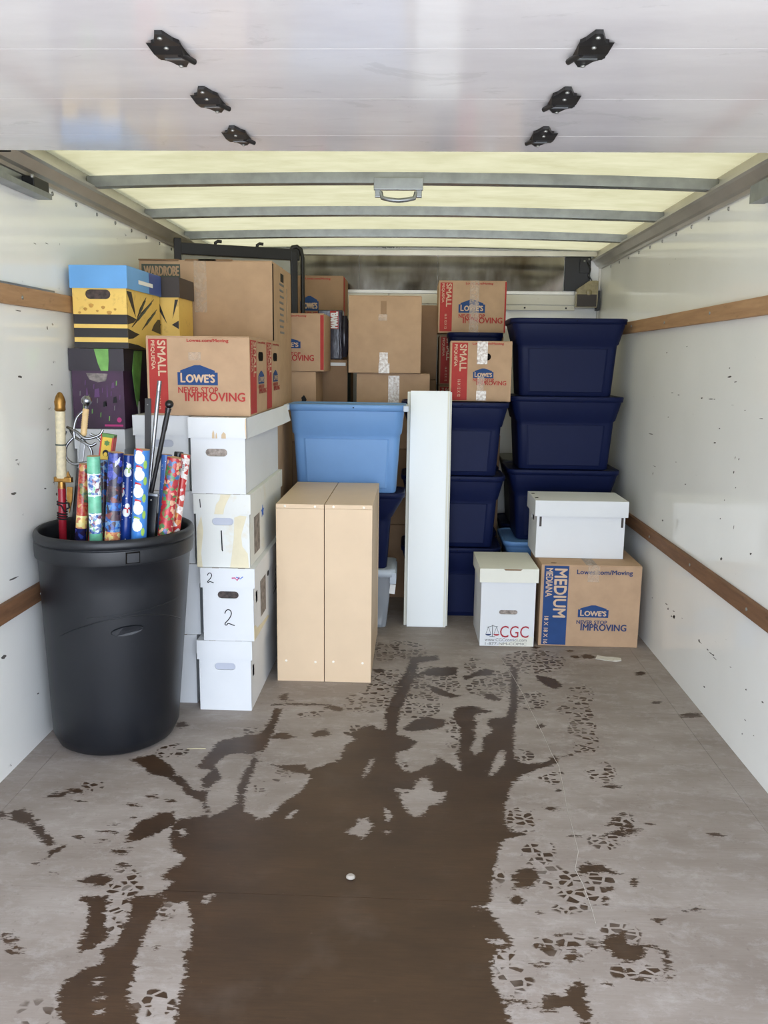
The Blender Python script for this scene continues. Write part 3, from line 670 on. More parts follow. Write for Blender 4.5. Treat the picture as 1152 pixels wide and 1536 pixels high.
# translucent roof on arched beams
cl = struct('ceiling')
ring = lambda z0, arch, dz: None
def arched(y0, y1, z, arch, h, x0=WL + .031, x1=WR - .031, n=14):
    mb = MB(); xs = [x0 + (x1 - x0) * i / n for i in range(n + 1)]; zz = [z + arch * (1 - (2 * i / n - 1) ** 2) for i in range(n + 1)]
    vs = []
    for x, q in zip(xs, zz): vs += [(x, y0, q), (x, y1, q), (x, y1, q + h), (x, y0, q + h)]
    fs = [(3, 2, 1, 0), (4 * n, 4 * n + 1, 4 * n + 2, 4 * n + 3)]
    for i in range(n):
        for k in range(4): fs.append((4 * i + k, 4 * i + (k + 1) % 4, 4 * i + 4 + (k + 1) % 4, 4 * i + 4 + k))
    return mb.add(vs, [f[::-1] for f in fs])
def roof_skin():
    n = 14; x0, x1 = WL + .03, WR - .03; vs = []; fs = []
    for y in (YR, YF):
        for i in range(n + 1): vs.append((x0 + (x1 - x0) * i / n, y, 1.886 + .018 * (1 - (2 * i / n - 1) ** 2)))
    for i in range(n): fs.append((i, n + 1 + i, n + 2 + i, i + 1))
    return MB().add(vs, fs)
roof_skin().build('roof_skin', 'roof', cl)
for y in (.62, 1.23, 1.84, 2.45, 3.075, 3.72, 4.345):
    arched(y, y + .045, 1.843, .018, .036).build('roof_beam', 'galv', cl)
# front wall: metal sheet above white planks
fw = struct('wall_front')
MB().box((WL, YF, -.05), (WR, YF + .03, 1.96)).build('wall_panel', 'wall', fw)
for a, b in ((WL + .012, -.275), (-.273, .185), (.187, .92)):
    MB().box((a, YF - .007, 1.658), (b, YF - .003, 1.856)).build('metal_sheet', 'sheet', fw)
MB().box((WL + .012, YF - .012, 1.643), (.99, YF - .001, 1.660)).build('metal_ledge', 'alu', fw)
pk = []
for z0, z1 in ((1.584, 1.640), (1.552, 1.580)):
    for a, b in ((WL + .012, -.10), (-.097, .99)):
        MB().box((a, YF - .014, z0), (b, YF - .001, z1), bev=.002).build('plank', 'plank', fw)
s0 = None
for k in range(9):
    x = -.98 + .24 * k; l = (x, YF - .0145, 1.566)
    if s0 is None: s0 = MB().sphere((0, 0, 0), .006, 0, 8, (1, .5, 1)).build('screw', 'black_metal', fw); s0.location = l
    else: share(s0, 'screw', l, fw)
MB().box((WR - .012, YF - .02, 1.0), (WR - .001, YF - .002, 1.80)).build('corner_strip', 'plank', fw)
o = struct('trim_7'); MB().box((WL + .031, YF - .035, 1.856), (WR - .031, YF - .001, 1.884)).build('header_rail', 'alu', o)
# dark equipment cover and the lamp box in the upper right corner
t = thing('equipment_cover', 'dark grey cover plate high in the far right corner of the truck', 'cover', (.985, YF - .012, 1.665))
MB().box((-.062, -.012, 0), (.085, .009, .19), bev=.003).build('cover_plate', 'black_metal', t)
MB().box((.02, -.022, .10), (.075, -.012, .18)).build('junction_box', 'black_metal', t)
MB().tube([(.06, -.024, .16), (.08, -.03, .12), (.075, -.03, .08), (.095, -.028, .05), (.085, -.025, .0), (.1, -.025, -.03)], .004).build('cable', 'black_gloss', t)
for p in ((.045, -.024, .165), (.07, -.024, .175), (.075, -.024, .085)): MB().sphere(p, .007, 0, 8).build('bolt', 'screw', t)
t = thing('corner_lamp', 'dull amber-grey lamp box with cut corner at the far right wall', 'lamp', (1.045, YF - .032, 1.566))
pr = [(-.06, 0), (.058, 0), (.062, .02), (.062, .148), (.05, .152), (.01, .15), (-.055, .105), (-.06, .09)]
MB().prism([(a, b) for a, b in pr], -.05, -.004, axis='y').build('housing', 'lamp_glass', t)
MB().box((-.056, -.054, .006), (.056, -.0502, .074), bev=.0015).build('lower_cover', 'brown_print', t)
MB().sphere((.01, -.052, .085), .018, 0, 12, (1, .3, 1)).build('bulb_dome', 'lamp_glass', t)
MB().box((.064, -.03, -.014), (.080, .030, .098)).build('mounting_bracket', 'black_metal', t)

# roll-up door, rolled overhead
dr = struct('door_1'); DZ = 1.752
for a, b in ((-.1, .14), (.1406, .41), (.4106, .68), (.6806, .95), (.9506, 1.217), (1.2176, 1.488), (1.4886, 1.755), (1.7556, 2.025), (2.0256, 2.17)):
    MB().box((-1.085, a, DZ), (1.078, b, DZ + .017), bev=.0007).build('door_panel', 'door', dr)
HP = [(.001, -.077), (.013, -.077), (.022, -.048), (.029, -.037), (.026, 0), (.028, .035), (.012, .072), (.003, .072), (-.008, .047), (-.025, .029), (-.017, -.037), (-.011, -.04)]
def hinge(x, y, s):
    h = MB().prism([(a * s, b) for a, b in HP][::(-1 if s > 0 else 1)], -.006, 0).build('hinge', 'black_metal', dr); h.location = (x, y, DZ - .0005)
    MB().add([(a * s, b, c) for a, b, c in ((-.026, -.036, -.004), (.03, -.036, -.004), (.03, .03, -.004), (-.022, .03, -.004), (-.022, -.004, -.011), (.026, -.004, -.011), (.026, .028, -.009), (-.02, .028, -.009))],
             [(0, 1, 5, 4), (4, 5, 6, 7), (1, 2, 6, 5), (3, 0, 4, 7), (2, 3, 7, 6)]).build('roller_bracket', 'black_metal', h)
    MB().tube([(s * .02, .0, -.009), (s * .034, .040, -.008)], .005).build('roller_pin', 'black_metal', h)
    for a, b in ((.006, -.064), (.004, -.022), (.005, .062)): MB().sphere((a * s, b, -.0075), .0045, 0, 8, (1, 1, .6)).build('bolt', 'screw', h)
    MB().box((s * .006 - .016, .016, -.0115), (s * .006 + .016, .022, -.0105)).build('embossed_strip', 'galv', h)
for y in (1.484, 1.753, 2.018):
    hinge(-.354, y, 1); hinge(.348, y, -1)
for k, (xw, sg) in enumerate(((WL, 1), (WR, -1))):
    o = struct('trim_%d' % (8 + k)); x0, x1 = sorted((xw + sg * .004, xw + sg * .05)); y1 = 2.73
    MB().box((x0, YR + .05, 1.735), (x1, y1, 1.739)).box((x0, YR + .05, 1.739), (x0 + .003, y1, 1.787)).box((x1 - .003, YR + .05, 1.739), (x1, y1, 1.787) if sg < 0 else (x1, y1, 1.752)).build('track_channel', 'galv', o)
    xs = sorted((xw + sg * .006, xw + sg * .044))
    MB().box((xs[0], 2.62, 1.741), (xs[1], 2.726, 1.786), bev=.003).build('end_stop', 'black_metal', o)
    MB().sphere((xw + sg * .048, 2.60, 1.78), .007, 0, 8).build('bolt', 'screw', o)
    MB().box((min(xw + sg * .02, xw + sg * .085), 2.33, 1.80), (max(xw + sg * .02, xw + sg * .085), 2.395, 1.812)).box((min(xw + sg * .03, xw + sg * .05), 2.33, 1.775), (max(xw + sg * .03, xw + sg * .05), 2.39, 1.80)).build('roller_bracket', 'black_metal', o)
t = thing('pull_bracket', 'silver bracket with curved pull handle under the nearest roof beam', 'bracket', (-.004, 3.062, 1.862))
MB().box((-.086, -.012, -.028), (.086, .010, .012), bev=.002).build('mounting_plate', 'galv', t)
for a in (-.082, .062): MB().box((a, -.006, -.052), (a + .02, .012, -.027), bev=.002).build('foot', 'galv', t)
MB().tube([(-.062, 0, -.035), (-.056, -.006, -.055), (-.03, -.012, -.062), (0, -.014, -.065), (.03, -.012, -.062), (.056, -.006, -.055), (.062, 0, -.035)], .0075).build('curved_handle', 'galv', t)
# plain backing boards of the truck's outside so that no light leaks in at the roof corners
for side, a, b in (('left', WL - .03, WL + .03), ('right', WR - .03, WR + .03)):
    o = struct('trim_%d' % (10 if side == 'left' else 11)); MB().box((a, YR, 1.9005), (b, YF + .05, 1.96)).build('roof_corner_cap', 'body_paint', o)
o = struct('trim_12'); MB().box((WL, YF - .03, 1.9065), (WR, YF + .05, 1.96)).build('roof_front_cap', 'body_paint', o)
# ------------------------------------------------------------------ cardboard cartons
def carton(name, label, x0, x1, yf, z0, z1, depth, m='cardboard', rz=0, group=None, cat='box', tape_front=None, tape_top=True, seam='x'):
    w, h = x1 - x0, z1 - z0
    t = thing(name, label, cat, ((x0 + x1) / 2, yf + depth / 2, z0), rz, group)
    MB().box((-w / 2, -depth / 2, .0006), (w / 2, depth / 2, h - .004), bev=.0035).build('body', m, t)
    if seam == 'x': fl2 = (((-w / 2 + .002, -depth / 2 + .001), (w / 2 - .002, -.0012)), ((-w / 2 + .002, .0012), (w / 2 - .002, depth / 2 - .001)))
    else: fl2 = (((-w / 2 + .001, -depth / 2 + .002), (-.0012, depth / 2 - .002)), ((.0012, -depth / 2 + .002), (w / 2 - .001, depth / 2 - .002)))
    for a, b in fl2: MB().box((*a, h - .0042), (*b, h - .0004), bev=.0012).build('flap', m, t)
    if tape_top:
        if seam == 'x': MB().box((-w / 2, -.024, h - .0004), (w / 2, .024, h)).build('tape', 'tape', t)
        else: MB().box((-.024, -depth / 2, h - .0004), (.024, depth / 2, h)).build('tape', 'tape', t)
    if tape_front:
        u, v0, v1, tw = tape_front[:4]
        flat(face('front', w, depth, h), rect(u * w - tw / 2, v0 * h, u * w + tw / 2, v1 * h), tape_front[4] if len(tape_front) > 4 else 'tape', 'tape', t, off=EPS * 2.2)
    t['_d'] = (w, depth, h); return t
def dims(t): d = tuple(t['_d']); return d
def small_print(t, which='front', strip=(.025, .03, .205, .96), ink='red_ink', sub="PEQUEÑA", head='SMALL', nums='16 X 12 X 12', narrow=False):
    w, d, h = dims(t); F = face(which, w, d, h); W = w if which == 'front' else d
    a, b, c, e = strip; sw = c - a
    P = lambda u, v: (u * W, v * h)
    flat(F, [P(a, b), P(c, b), P(c, e), P(a, e)], ink, 'printed_strip', t)
    L = lambda s, u0, v0, u1, v1, m, r=0, bd=.02: letters(F, s, u0 * W, v0 * h, u1 * W, v1 * h, m, t, r, bd)
    L(head, a + sw * .50, .50, a + sw * .92, .94, 'tan_ink', 90, .018)
    L(sub, a + sw * .12, .58, a + sw * .38, .94, 'tan_ink', 90, .012)
    L(nums, a + sw * .40, .08, a + sw * .58, .36, 'tan_ink', 90, .01)
    if not narrow:
        L('Lowes.com/Moving', .40, .915, .80, .965, ink, 0, .02); logo(F, .30 * W, .39 * h, .69 * W, .64 * h, t)
        L('NEVER STOP', .305, .29, .69, .365, ink, 0, .014); L('IMPROVING', .37, .19, .95, .30, ink, 0, .016)
    else:
        L('Lowes.com/Moving', .36, .93, .86, .975, ink, 0, .02); logo(F, .38 * W, .39 * h, .71 * W, .55 * h, t)
        L('NEVER STOP', .38, .335, .72, .385, ink, 0, .014); L('IMPROVING', .44, .275, .92, .345, ink, 0, .016)
def side_print(t, near=.03, ink='red_ink', hole=True):
    w, d, h = dims(t); F = face('right', w, d, h)
    flat(F, rect(near * d, .03 * h, .36 * d, .96 * h), ink, 'printed_strip', t)
    letters(F, 'SMALL', .19 * d, .5 * h, .32 * d, .94 * h, 'tan_ink', t, 90, .014); letters(F, "PEQUEÑA", .06 * d, .56 * h, .15 * d, .94 * h, 'tan_ink', t, 90, .014)
    letters(F, 'Lowes.com/Moving', .44 * d, .92 * h, .9 * d, .96 * h, ink, t)
    logo(F, .48 * d, .40 * h, .82 * d, .57 * h, t); letters(F, 'NEVER STOP', .46 * d, .34 * h, .8 * d, .385 * h, ink, t); letters(F, 'IMPROVING', .5 * d, .27 * h, .94 * d, .335 * h, ink, t)
    if hole: flat(F, stadium(.62 * d, .76 * h, .09, .032), 'dark_gap', 'hand_hole', t, off=EPS * 1.5)

t = carton('moving_box', 'cardboard moving box with red strip and blue house logo, on white boxes in front', -.849, -.495, 2.85, 1.0525, 1.322, .325, tape_top=True)
small_print(t); side_print(t); w, d, h = dims(t); F = face('front', w, d, h)
flat(F, rect(.41 * w, .70 * h, .53 * w, .80 * h), 'tape', 'tape', t)
t = carton('moving_box', 'cardboard moving box close behind the front one, only its red-striped right side showing', -.846, -.499, 3.19, 1.0525, 1.322, .32)
side_print(t)
t = carton('wardrobe_box', 'tall brown wardrobe carton behind the yellow box, reaching near the roof', -1.085, -.530, 3.535, .482, 1.648, .52, 'cardboard', tape_front=(.46, .82, 1.0, .052))
w, d, h = dims(t); F = face('front', w, d, h)
flat(F, rect(.02 * w, .938 * h, .31 * w, .985 * h), 'green_ink', 'printed_strip', t); letters(F, 'WARDROBE', .04 * w, .945 * h, .30 * w, .978 * h, 'cardboard', t)
F = face('right', w, d, h)
flat(F, rect(.0, .30 * h, .022, .99 * h), 'dark_gap', 'open_seam', t, off=EPS * .9)
for k in range(9): flat(F, rect((.34 + .012 * (k % 3)) * d, (.93 - .022 * k) * h, (.58 - .03 * (k % 2)) * d, (.938 - .022 * k) * h), 'grey_ink', 'printed_line', t)
flat(F, rect(.40 * d, .945 * h, .56 * d, .975 * h), 'black_ink', 'printed_mark', t)
flat(F, rect(.70 * d, .80 * h, .76 * d, .93 * h), 'tape', 'tape', t)
for z, (a, b) in ((0, (.0, .3)), (1, (.35, .7)), (2, (.45, .58))):
    MB().box((-w / 2 + a * w, -d / 2 - .004, h - .003), (-w / 2 + b * w, -d / 2 + .05, h + .003)).build('torn_flap_edge', 'cardboard_edge', t)
carton('carton', 'plain brown carton under the tall wardrobe carton', -1.08, -.54, 3.54, 0, .481, .50, 'cardboard_dark')

# far cartons
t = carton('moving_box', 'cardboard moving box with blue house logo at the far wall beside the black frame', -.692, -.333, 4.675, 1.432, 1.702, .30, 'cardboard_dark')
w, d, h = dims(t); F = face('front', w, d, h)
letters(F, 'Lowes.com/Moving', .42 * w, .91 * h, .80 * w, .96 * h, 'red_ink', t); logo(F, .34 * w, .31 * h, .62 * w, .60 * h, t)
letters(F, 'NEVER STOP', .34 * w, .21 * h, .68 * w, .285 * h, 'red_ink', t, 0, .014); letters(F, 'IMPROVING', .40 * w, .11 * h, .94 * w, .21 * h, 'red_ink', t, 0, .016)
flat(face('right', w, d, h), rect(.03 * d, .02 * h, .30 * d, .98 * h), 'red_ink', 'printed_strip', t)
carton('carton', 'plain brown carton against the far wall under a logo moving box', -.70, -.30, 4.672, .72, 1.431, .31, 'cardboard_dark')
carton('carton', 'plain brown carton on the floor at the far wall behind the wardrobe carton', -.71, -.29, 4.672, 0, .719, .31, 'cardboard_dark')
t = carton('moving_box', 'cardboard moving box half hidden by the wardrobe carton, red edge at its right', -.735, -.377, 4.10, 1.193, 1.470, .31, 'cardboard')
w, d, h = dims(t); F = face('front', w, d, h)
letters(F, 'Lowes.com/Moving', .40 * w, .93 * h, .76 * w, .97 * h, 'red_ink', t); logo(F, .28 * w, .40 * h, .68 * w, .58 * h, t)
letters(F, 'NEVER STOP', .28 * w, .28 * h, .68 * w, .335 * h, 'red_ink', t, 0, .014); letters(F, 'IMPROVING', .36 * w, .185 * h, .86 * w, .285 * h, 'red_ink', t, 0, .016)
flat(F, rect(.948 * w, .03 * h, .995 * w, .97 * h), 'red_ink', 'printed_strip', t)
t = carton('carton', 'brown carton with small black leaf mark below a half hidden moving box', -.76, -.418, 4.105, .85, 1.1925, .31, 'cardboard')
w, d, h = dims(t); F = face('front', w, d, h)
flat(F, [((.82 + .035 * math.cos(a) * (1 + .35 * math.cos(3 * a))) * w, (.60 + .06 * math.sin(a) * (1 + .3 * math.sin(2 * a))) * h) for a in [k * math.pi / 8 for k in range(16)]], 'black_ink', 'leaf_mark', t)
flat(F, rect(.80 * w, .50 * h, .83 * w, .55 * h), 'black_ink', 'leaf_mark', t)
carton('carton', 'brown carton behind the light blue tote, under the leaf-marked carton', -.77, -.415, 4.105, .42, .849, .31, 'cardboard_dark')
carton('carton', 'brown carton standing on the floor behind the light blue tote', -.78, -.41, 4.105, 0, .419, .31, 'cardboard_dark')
t = carton('carton', 'greyish carton with white label and dark green side left of the big plain carton', -.46, -.290, 4.44, .83, 1.252, .20, 'cardboard_dark')
w, d, h = dims(t); F = face('front', w, d, h)
flat(F, rect(.30 * w, .925 * h, .94 * w, .965 * h), 'white_ink', 'paper_label', t); flat(F, rect(.08 * w, .90 * h, .28 * w, .93 * h), 'black_ink', 'printed_mark', t)
flat(F, rect(.17 * w, .15 * h, .20 * w, .42 * h), 'black_ink', 'printed_mark', t)
flat(face('right', w, d, h), rect(.002, .0, d - .002, h - .004), 'green_ink', 'green_side', t)
carton('carton', 'brown carton on the floor under the white-labelled carton', -.46, -.288, 4.44, 0, .829, .20, 'cardboard_dark')
# boxed set in shiny film with the red word label
t = thing('film_wrapped_box', 'dark box wrapped in shiny film with red lettered label, behind a moving box', 'box', (-.385, 4.53, 1.2535))
MB().box((-.065, -.065, 0), (.065, .05, .255), bev=.006).build('body', 'bag_film', t)
w, d, h = .13, .13, .255; F = face('front', w, d, h)
flat(F, rect(.50 * w, .62 * h, .84 * w, .98 * h), 'red_ink', 'red_label', t, off=EPS); letters(F, 'MARVEL', .54 * w, .64 * h, .80 * w, .96 * h, 'white_ink', t, -90, .04)
MB().tube([(.052, -.064, .25), (.057, -.069, .2), (.052, -.069, .12), (.058, -.068, .05), (.05, -.066, .005)], [.006, .008, .007, .009, .005], 7).build('film_crease', 'bag_film', t)
MB().sphere((.072, -.01, .12), .05, 0, 14, (.6, .9, 2.4)).build('film_bulge', 'bag_film', t)

t = carton('carton', 'large plain square carton with crinkled tape at its lower edge, far centre', -.275, .093, 4.30, 1.187, 1.572, .345, 'cardboard')
w, d, h = dims(t); F = face('front', w, d, h)
flat(F, rect(.42 * w, .0, .57 * w, .13 * h), 'tape_white', 'tape', t); flat(F, rect(.43 * w, .13 * h, .545 * w, .27 * h), 'tape_white', 'tape', t); flat(F, rect(.41 * w, .68 * h, .53 * w, .76 * h), 'tape', 'tape', t)
flat(F, rect(.44 * w, .76 * h, .52 * w, .93 * h), 'cardboard_dark', 'torn_patch', t)
t = carton('carton', 'plain carton with tall crinkled tape strip, below the large square carton', -.234, .142, 4.32, .80, 1.1862, .35, 'cardboard')
w, d, h = dims(t); F = face('front', w, d, h)
flat(F, rect(.435 * w, .52 * h, .585 * w, .97 * h), 'tape_white', 'tape', t); flat(F, rect(.44 * w, .35 * h, .55 * w, .52 * h), 'tape_white', 'tape', t)
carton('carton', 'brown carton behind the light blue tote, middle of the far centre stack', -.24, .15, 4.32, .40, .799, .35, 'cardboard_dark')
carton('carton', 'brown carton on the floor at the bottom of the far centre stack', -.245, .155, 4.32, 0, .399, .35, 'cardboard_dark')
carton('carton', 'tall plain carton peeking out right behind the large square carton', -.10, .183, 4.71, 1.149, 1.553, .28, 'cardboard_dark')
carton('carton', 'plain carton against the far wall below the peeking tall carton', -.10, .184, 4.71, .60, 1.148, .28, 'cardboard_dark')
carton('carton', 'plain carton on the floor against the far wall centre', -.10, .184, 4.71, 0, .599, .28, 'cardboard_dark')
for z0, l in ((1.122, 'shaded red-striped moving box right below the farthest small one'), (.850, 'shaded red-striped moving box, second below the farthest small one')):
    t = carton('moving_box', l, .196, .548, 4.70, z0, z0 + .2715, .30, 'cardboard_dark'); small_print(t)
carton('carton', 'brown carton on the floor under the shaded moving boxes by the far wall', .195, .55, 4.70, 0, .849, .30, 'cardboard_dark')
t = carton('moving_box', 'farthest small moving box with centre tape, against the metal sheet of the far wall', .182, .541, 4.56, 1.4005, 1.672, .29, 'cardboard', tape_front=(.53, 0, 1, .05))
small_print(t); w, d, h = dims(t); flat(face('front', w, d, h), rect(.975 * w, .02 * h, .999 * w, .98 * h), 'red_ink', 'printed_edge', t)
t = carton('moving_box', 'small moving box with round hand hole and crinkled tape on navy totes', .236, .531, 4.075, 1.0605, 1.348, .27, 'cardboard', rz=-1.5, seam='y', tape_front=(.52, .62, .99, .05, 'tape_white'))
small_print(t, strip=(.03, .02, .285, .97), narrow=True); w, d, h = dims(t); F = face('front', w, d, h)
flat(F, rect(.44 * w, .02 * h, .60 * w, .18 * h), 'tape_white', 'tape', t, off=EPS * 2.2); flat(F, rect(.45 * w, .18 * h, .56 * w, .42 * h), 'tape', 'tape', t, off=EPS * 2.2); flat(F, stadium(.585 * w, .74 * h, .045, .034), 'dark_gap', 'hand_hole', t)

t = carton('moving_box', 'medium cardboard moving box with wide blue strip on the floor at right', .640, 1.080, 3.595, 0, .375, .36, 'cardboard', rz=-.3, seam='y', tape_front=(.52, .80, 1, .05))
w, d, h = dims(t); F = face('front', w, d, h); L = lambda s, a, b, c, e, m, r=0, bd=.02: letters(F, s, a * w, b * h, c * w, e * h, m, t, r, bd)
flat(F, rect(.03 * w, .02 * h, .275 * w, .985 * h), 'blue_ink', 'printed_strip', t)
L('MEDIUM', .135, .36, .255, .95, 'tan_ink', 90, .018); L('MEDIANA', .05, .61, .115, .955, 'tan_ink', 90, .012); L('18 X 18 X 16', .05, .03, .09, .37, 'tan_ink', 90, .015)
L('Lowes.com/Moving', .355, .875, .905, .945, 'dark_blue_ink', 0, .014); logo(F, .385 * w, .365 * h, .69 * w, .515 * h, t)
L('NEVER STOP', .375, .285, .68, .33, 'dark_blue_ink', 0, .014); L('IMPROVING', .42, .205, .875, .285, 'dark_blue_ink', 0, .018)
flat(face('top', w, d, h), [((.13 + .03 * math.cos(a)) * w, (.08 + .03 * math.sin(a)) * d) for a in [k * math.pi / 6 for k in range(12)]], 'cardboard_edge', 'printed_mark', t)

# ------------------------------------------------------------------ white comic boxes: slotted body, slip-on lid
def lid_shell(w, d, h, t=.0035, bulge=0):
    mb = MB(); o = [(-w / 2, -d / 2), (w / 2, -d / 2), (w / 2, d / 2), (-w / 2, d / 2)]; i = [(a * (1 - 2 * t / w), b * (1 - 2 * t / d)) for a, b in o]
    vs = [(x, y, 0) for x, y in o] + [(x, y, h) for x, y in o] + [(x, y, 0) for x, y in i] + [(x, y, h - t) for x, y in i]
    fs = [(4, 5, 6, 7), (11, 10, 9, 8)[::-1] if 0 else (8 + 4, 8 + 7, 8 + 6, 8 + 5)]
    for k in range(4):
        n = (k + 1) % 4; fs += [(k, n, 4 + n, 4 + k), (8 + k, 12 + k, 12 + n, 8 + n), (k, 8 + k, 8 + n, n)]
    return mb.add(vs, fs)
def comic_box(name, label, x0, x1, yf, z0, z1, depth, m='white_card', mlid=None, lid=.070, slot=True, fill='flap_inside', rz=0, group=None, slot_u=.5, slot_w=.075, slot_h=.026, slot_drop=.014, left_slot=False, inset=.006, notch=True):
    w, d, h = x1 - x0, depth, z1 - z0
    t = thing(name, label, 'box', ((x0 + x1) / 2, yf + d / 2, z0), rz, group)
    bw, bd, bh = w - 2 * inset, d - 2 * inset, h - .006; mb = MB()
    F = face('front', bw, bd, bh)
    if slot: plate_with_slot(mb, F, bw, bh, slot_u * bw, h - lid - slot_drop - slot_h / 2, slot_w, slot_h)
    else: mb.box((-bw / 2, -bd / 2, 0), (bw / 2, -bd / 2 + .004, bh))
    mb.box((-bw / 2, bd / 2 - .004, 0), (bw / 2, bd / 2, bh)).box((bw / 2 - .004, -bd / 2 + .004, 0), (bw / 2, bd / 2 - .004, bh)).box((-bw / 2 + .004, -bd / 2 + .004, 0), (bw / 2 - .004, bd / 2 - .004, .004))
    FL = face('left', bw, bd, bh)
    if left_slot: plate_with_slot(mb, FL, bd, bh, bd * .5, h - lid - slot_drop - slot_h / 2, slot_w, slot_h)
    else: mb.box((-bw / 2, -bd / 2 + .004, 0), (-bw / 2 + .004, bd / 2 - .004, bh))
    mb.build('body', m, t)
    if slot:
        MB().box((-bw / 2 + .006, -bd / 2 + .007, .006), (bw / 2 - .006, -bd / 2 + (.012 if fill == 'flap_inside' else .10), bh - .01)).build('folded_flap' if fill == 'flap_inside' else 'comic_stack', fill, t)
    l = lid_shell(w, d, lid).build('lid', mlid or m, t); l.location = (0, 0, h - lid)
    if notch:
        for u in (-.22, .26): MB().box((u * w - .012, -d / 2 + .001, h - .0002), (u * w + .012, -d / 2 + .006, h + .0004)).build('lid_slit', 'cardboard_edge', t)
    t['_d'] = (w, d, h); t['_b'] = (bw, bd, bh); return t
def stroke(F, pts, wd, m, parent, name='handwritten_mark', off=EPS):
    mb = MB(); pts = [Vector((a, b)) for a, b in pts]; vs = []
    for i, p in enumerate(pts):
        q = (pts[min(i + 1, len(pts) - 1)] - pts[max(i - 1, 0)]).normalized(); n = Vector((-q.y, q.x)) * wd / 2
        vs += [(p.x + n.x, p.y + n.y, off), (p.x - n.x, p.y - n.y, off)]
    return mb.add(vs, [(2 * i, 2 * i + 1, 2 * i + 3, 2 * i + 2) for i in range(len(pts) - 1)], 0, False, F).build(name, m, parent)
TWO = [(.12, .72), (.2, .88), (.38, .97), (.58, .92), (.66, .74), (.56, .52), (.34, .30), (.16, .16), (.12, .05), (.24, .02), (.36, .12), (.52, .10), (.78, .03), (.92, .0)]
def curve2(F, u, v, w, h, wd, parent):
    P = TWO; Q = []
    for i in range(len(P) - 1):
        p0, p1, p2, p3 = P[max(i - 1, 0)], P[i], P[i + 1], P[min(i + 2, len(P) - 1)]
        for k in range(4):
            s = k / 4; Q.append(tuple(.5 * (2 * p1[j] + (p2[j] - p0[j]) * s + (2 * p0[j] - 5 * p1[j] + 4 * p2[j] - p3[j]) * s * s + (3 * p1[j] - p0[j] - 3 * p2[j] + p3[j]) * s ** 3) for j in (0, 1)))
    Q.append(P[-1]); stroke(F, [(u + a * w, v + b * h) for a, b in Q], wd, 'black_ink', parent)
# front column, bottom to top
t = comic_box('comic_box', 'clean white comic box on the floor, bottom of the column beside the beige cabinets', -.692, -.494, 2.805, 0, .2625, .69)
F = face('right', *dims(t)); w, d, h = dims(t); flat(F, stadium(.045, .14, .022, .04), 'dark_gap', 'hand_hole', t, off=-.004)
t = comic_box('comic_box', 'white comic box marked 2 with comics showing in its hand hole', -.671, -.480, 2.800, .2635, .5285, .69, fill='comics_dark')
w, d, h = dims(t); bw, bd, bh = t['_b']; F = face('front', bw, bd, bh); FLd = face('front', w, d, h)
curve2(F, .40 * bw, .22 * bh, .24 * bw, .23 * bh, .0035, t); curve2(FLd, .12 * w, h - .052, .14 * w, .036, .003, t)
stroke(FLd, [(.58 * w, h - .034), (.64 * w, h - .033), (.68 * w, h - .042), (.72 * w, h - .03)], .004, 'magenta', t); stroke(FLd, [(.66 * w, h - .03), (.74 * w, h - .036), (.79 * w, h - .028)], .003, 'star_blue', t)
F = face('right', bw, bd, bh); flat(F, rect(.13, .05, .235, .185), 'pale_pic', 'printed_picture', t); flat(F, stadium(.055, .15, .014, .04), 'grey_ink', 'hand_hole', t); flat(F, stadium(.29, .175, .03, .02), 'black_ink', 'printed_mark', t)
flat(F, [(.0, .0), (.30, .0), (.28, .012), (.16, .02), (.06, .03), (.03, .05), (.0, .055)], 'yellow_stain', 'water_stain', t, off=EPS * .8)
for k in range(5): flat(F, [(.40 + .012 * k, .06 + .02 * k), (.50 + .012 * k, .065 + .02 * k), (.49, .085 + .02 * k)], 'grey_ink', 'printed_mark', t)
t = comic_box('comic_box', 'water-stained white comic box marked 1 with blue star sticker on its side', -.689, -.491, 2.805, .5295, .7895, .69, 'stained_card', slot_u=.5)
w, d, h = dims(t); bw, bd, bh = t['_b']; F = face('front', bw, bd, bh); FLd = face('front', w, d, h)
stroke(F, [(.47 * bw, .52 * bh), (.475 * bw, .40 * bh), (.48 * bw, .25 * bh), (.49 * bw, .23 * bh)], .0045, 'black_ink', t); stroke(FLd, [(.115 * w, h - .018), (.12 * w, h - .035), (.122 * w, h - .048)], .003, 'black_ink', t)
flat(FLd, [(.36 * w, h - .07), (.40 * w, h - .035), (.46 * w, h - .02), (.48 * w, h - .001), (.66 * w, h - .001), (.58 * w, h - .03), (.54 * w, h - .05), (.52 * w, h - .07)], 'yellow_stain', 'water_stain', t)
flat(F, [(.62 * bw, .0), (.66 * bw, .18 * bh), (.70 * bw, .4 * bh), (.72 * bw, .70 * bh), (.82 * bw, .73 * bh), (.95 * bw, .72 * bh), (.90 * bw, .6 * bh), (.84 * bw, .45 * bh), (.86 * bw, .3 * bh), (.96 * bw, .2 * bh), (.98 * bw, .0)], 'yellow_stain', 'water_stain', t, off=EPS * .7)
flat(F, [(.0, .0), (.02 * bw, .55 * bh), (.10 * bw, .72 * bh), (.13 * bw, .5 * bh), (.08 * bw, .2 * bh), (.10 * bw, .0)], 'yellow_stain', 'water_stain', t, off=EPS * .7)
F = face('right', bw, bd, bh); flat(F, rect(.08, .03, .185, .165), 'pale_pic', 'printed_picture', t)
flat(F, [(.25 + r * math.sin(a) * 1.2, .158 + r * math.cos(a)) for r, a in [((.024, .011)[k % 2], k * math.pi / 5) for k in range(10)]], 'star_blue', 'star_sticker', t)
t = comic_box('comic_box', 'white comic box with brown drips on its lid, beside the light blue tote', -.699, -.500, 2.800, .7905, 1.0515, .69, slot_u=.47, slot_drop=.036, fill='comics')
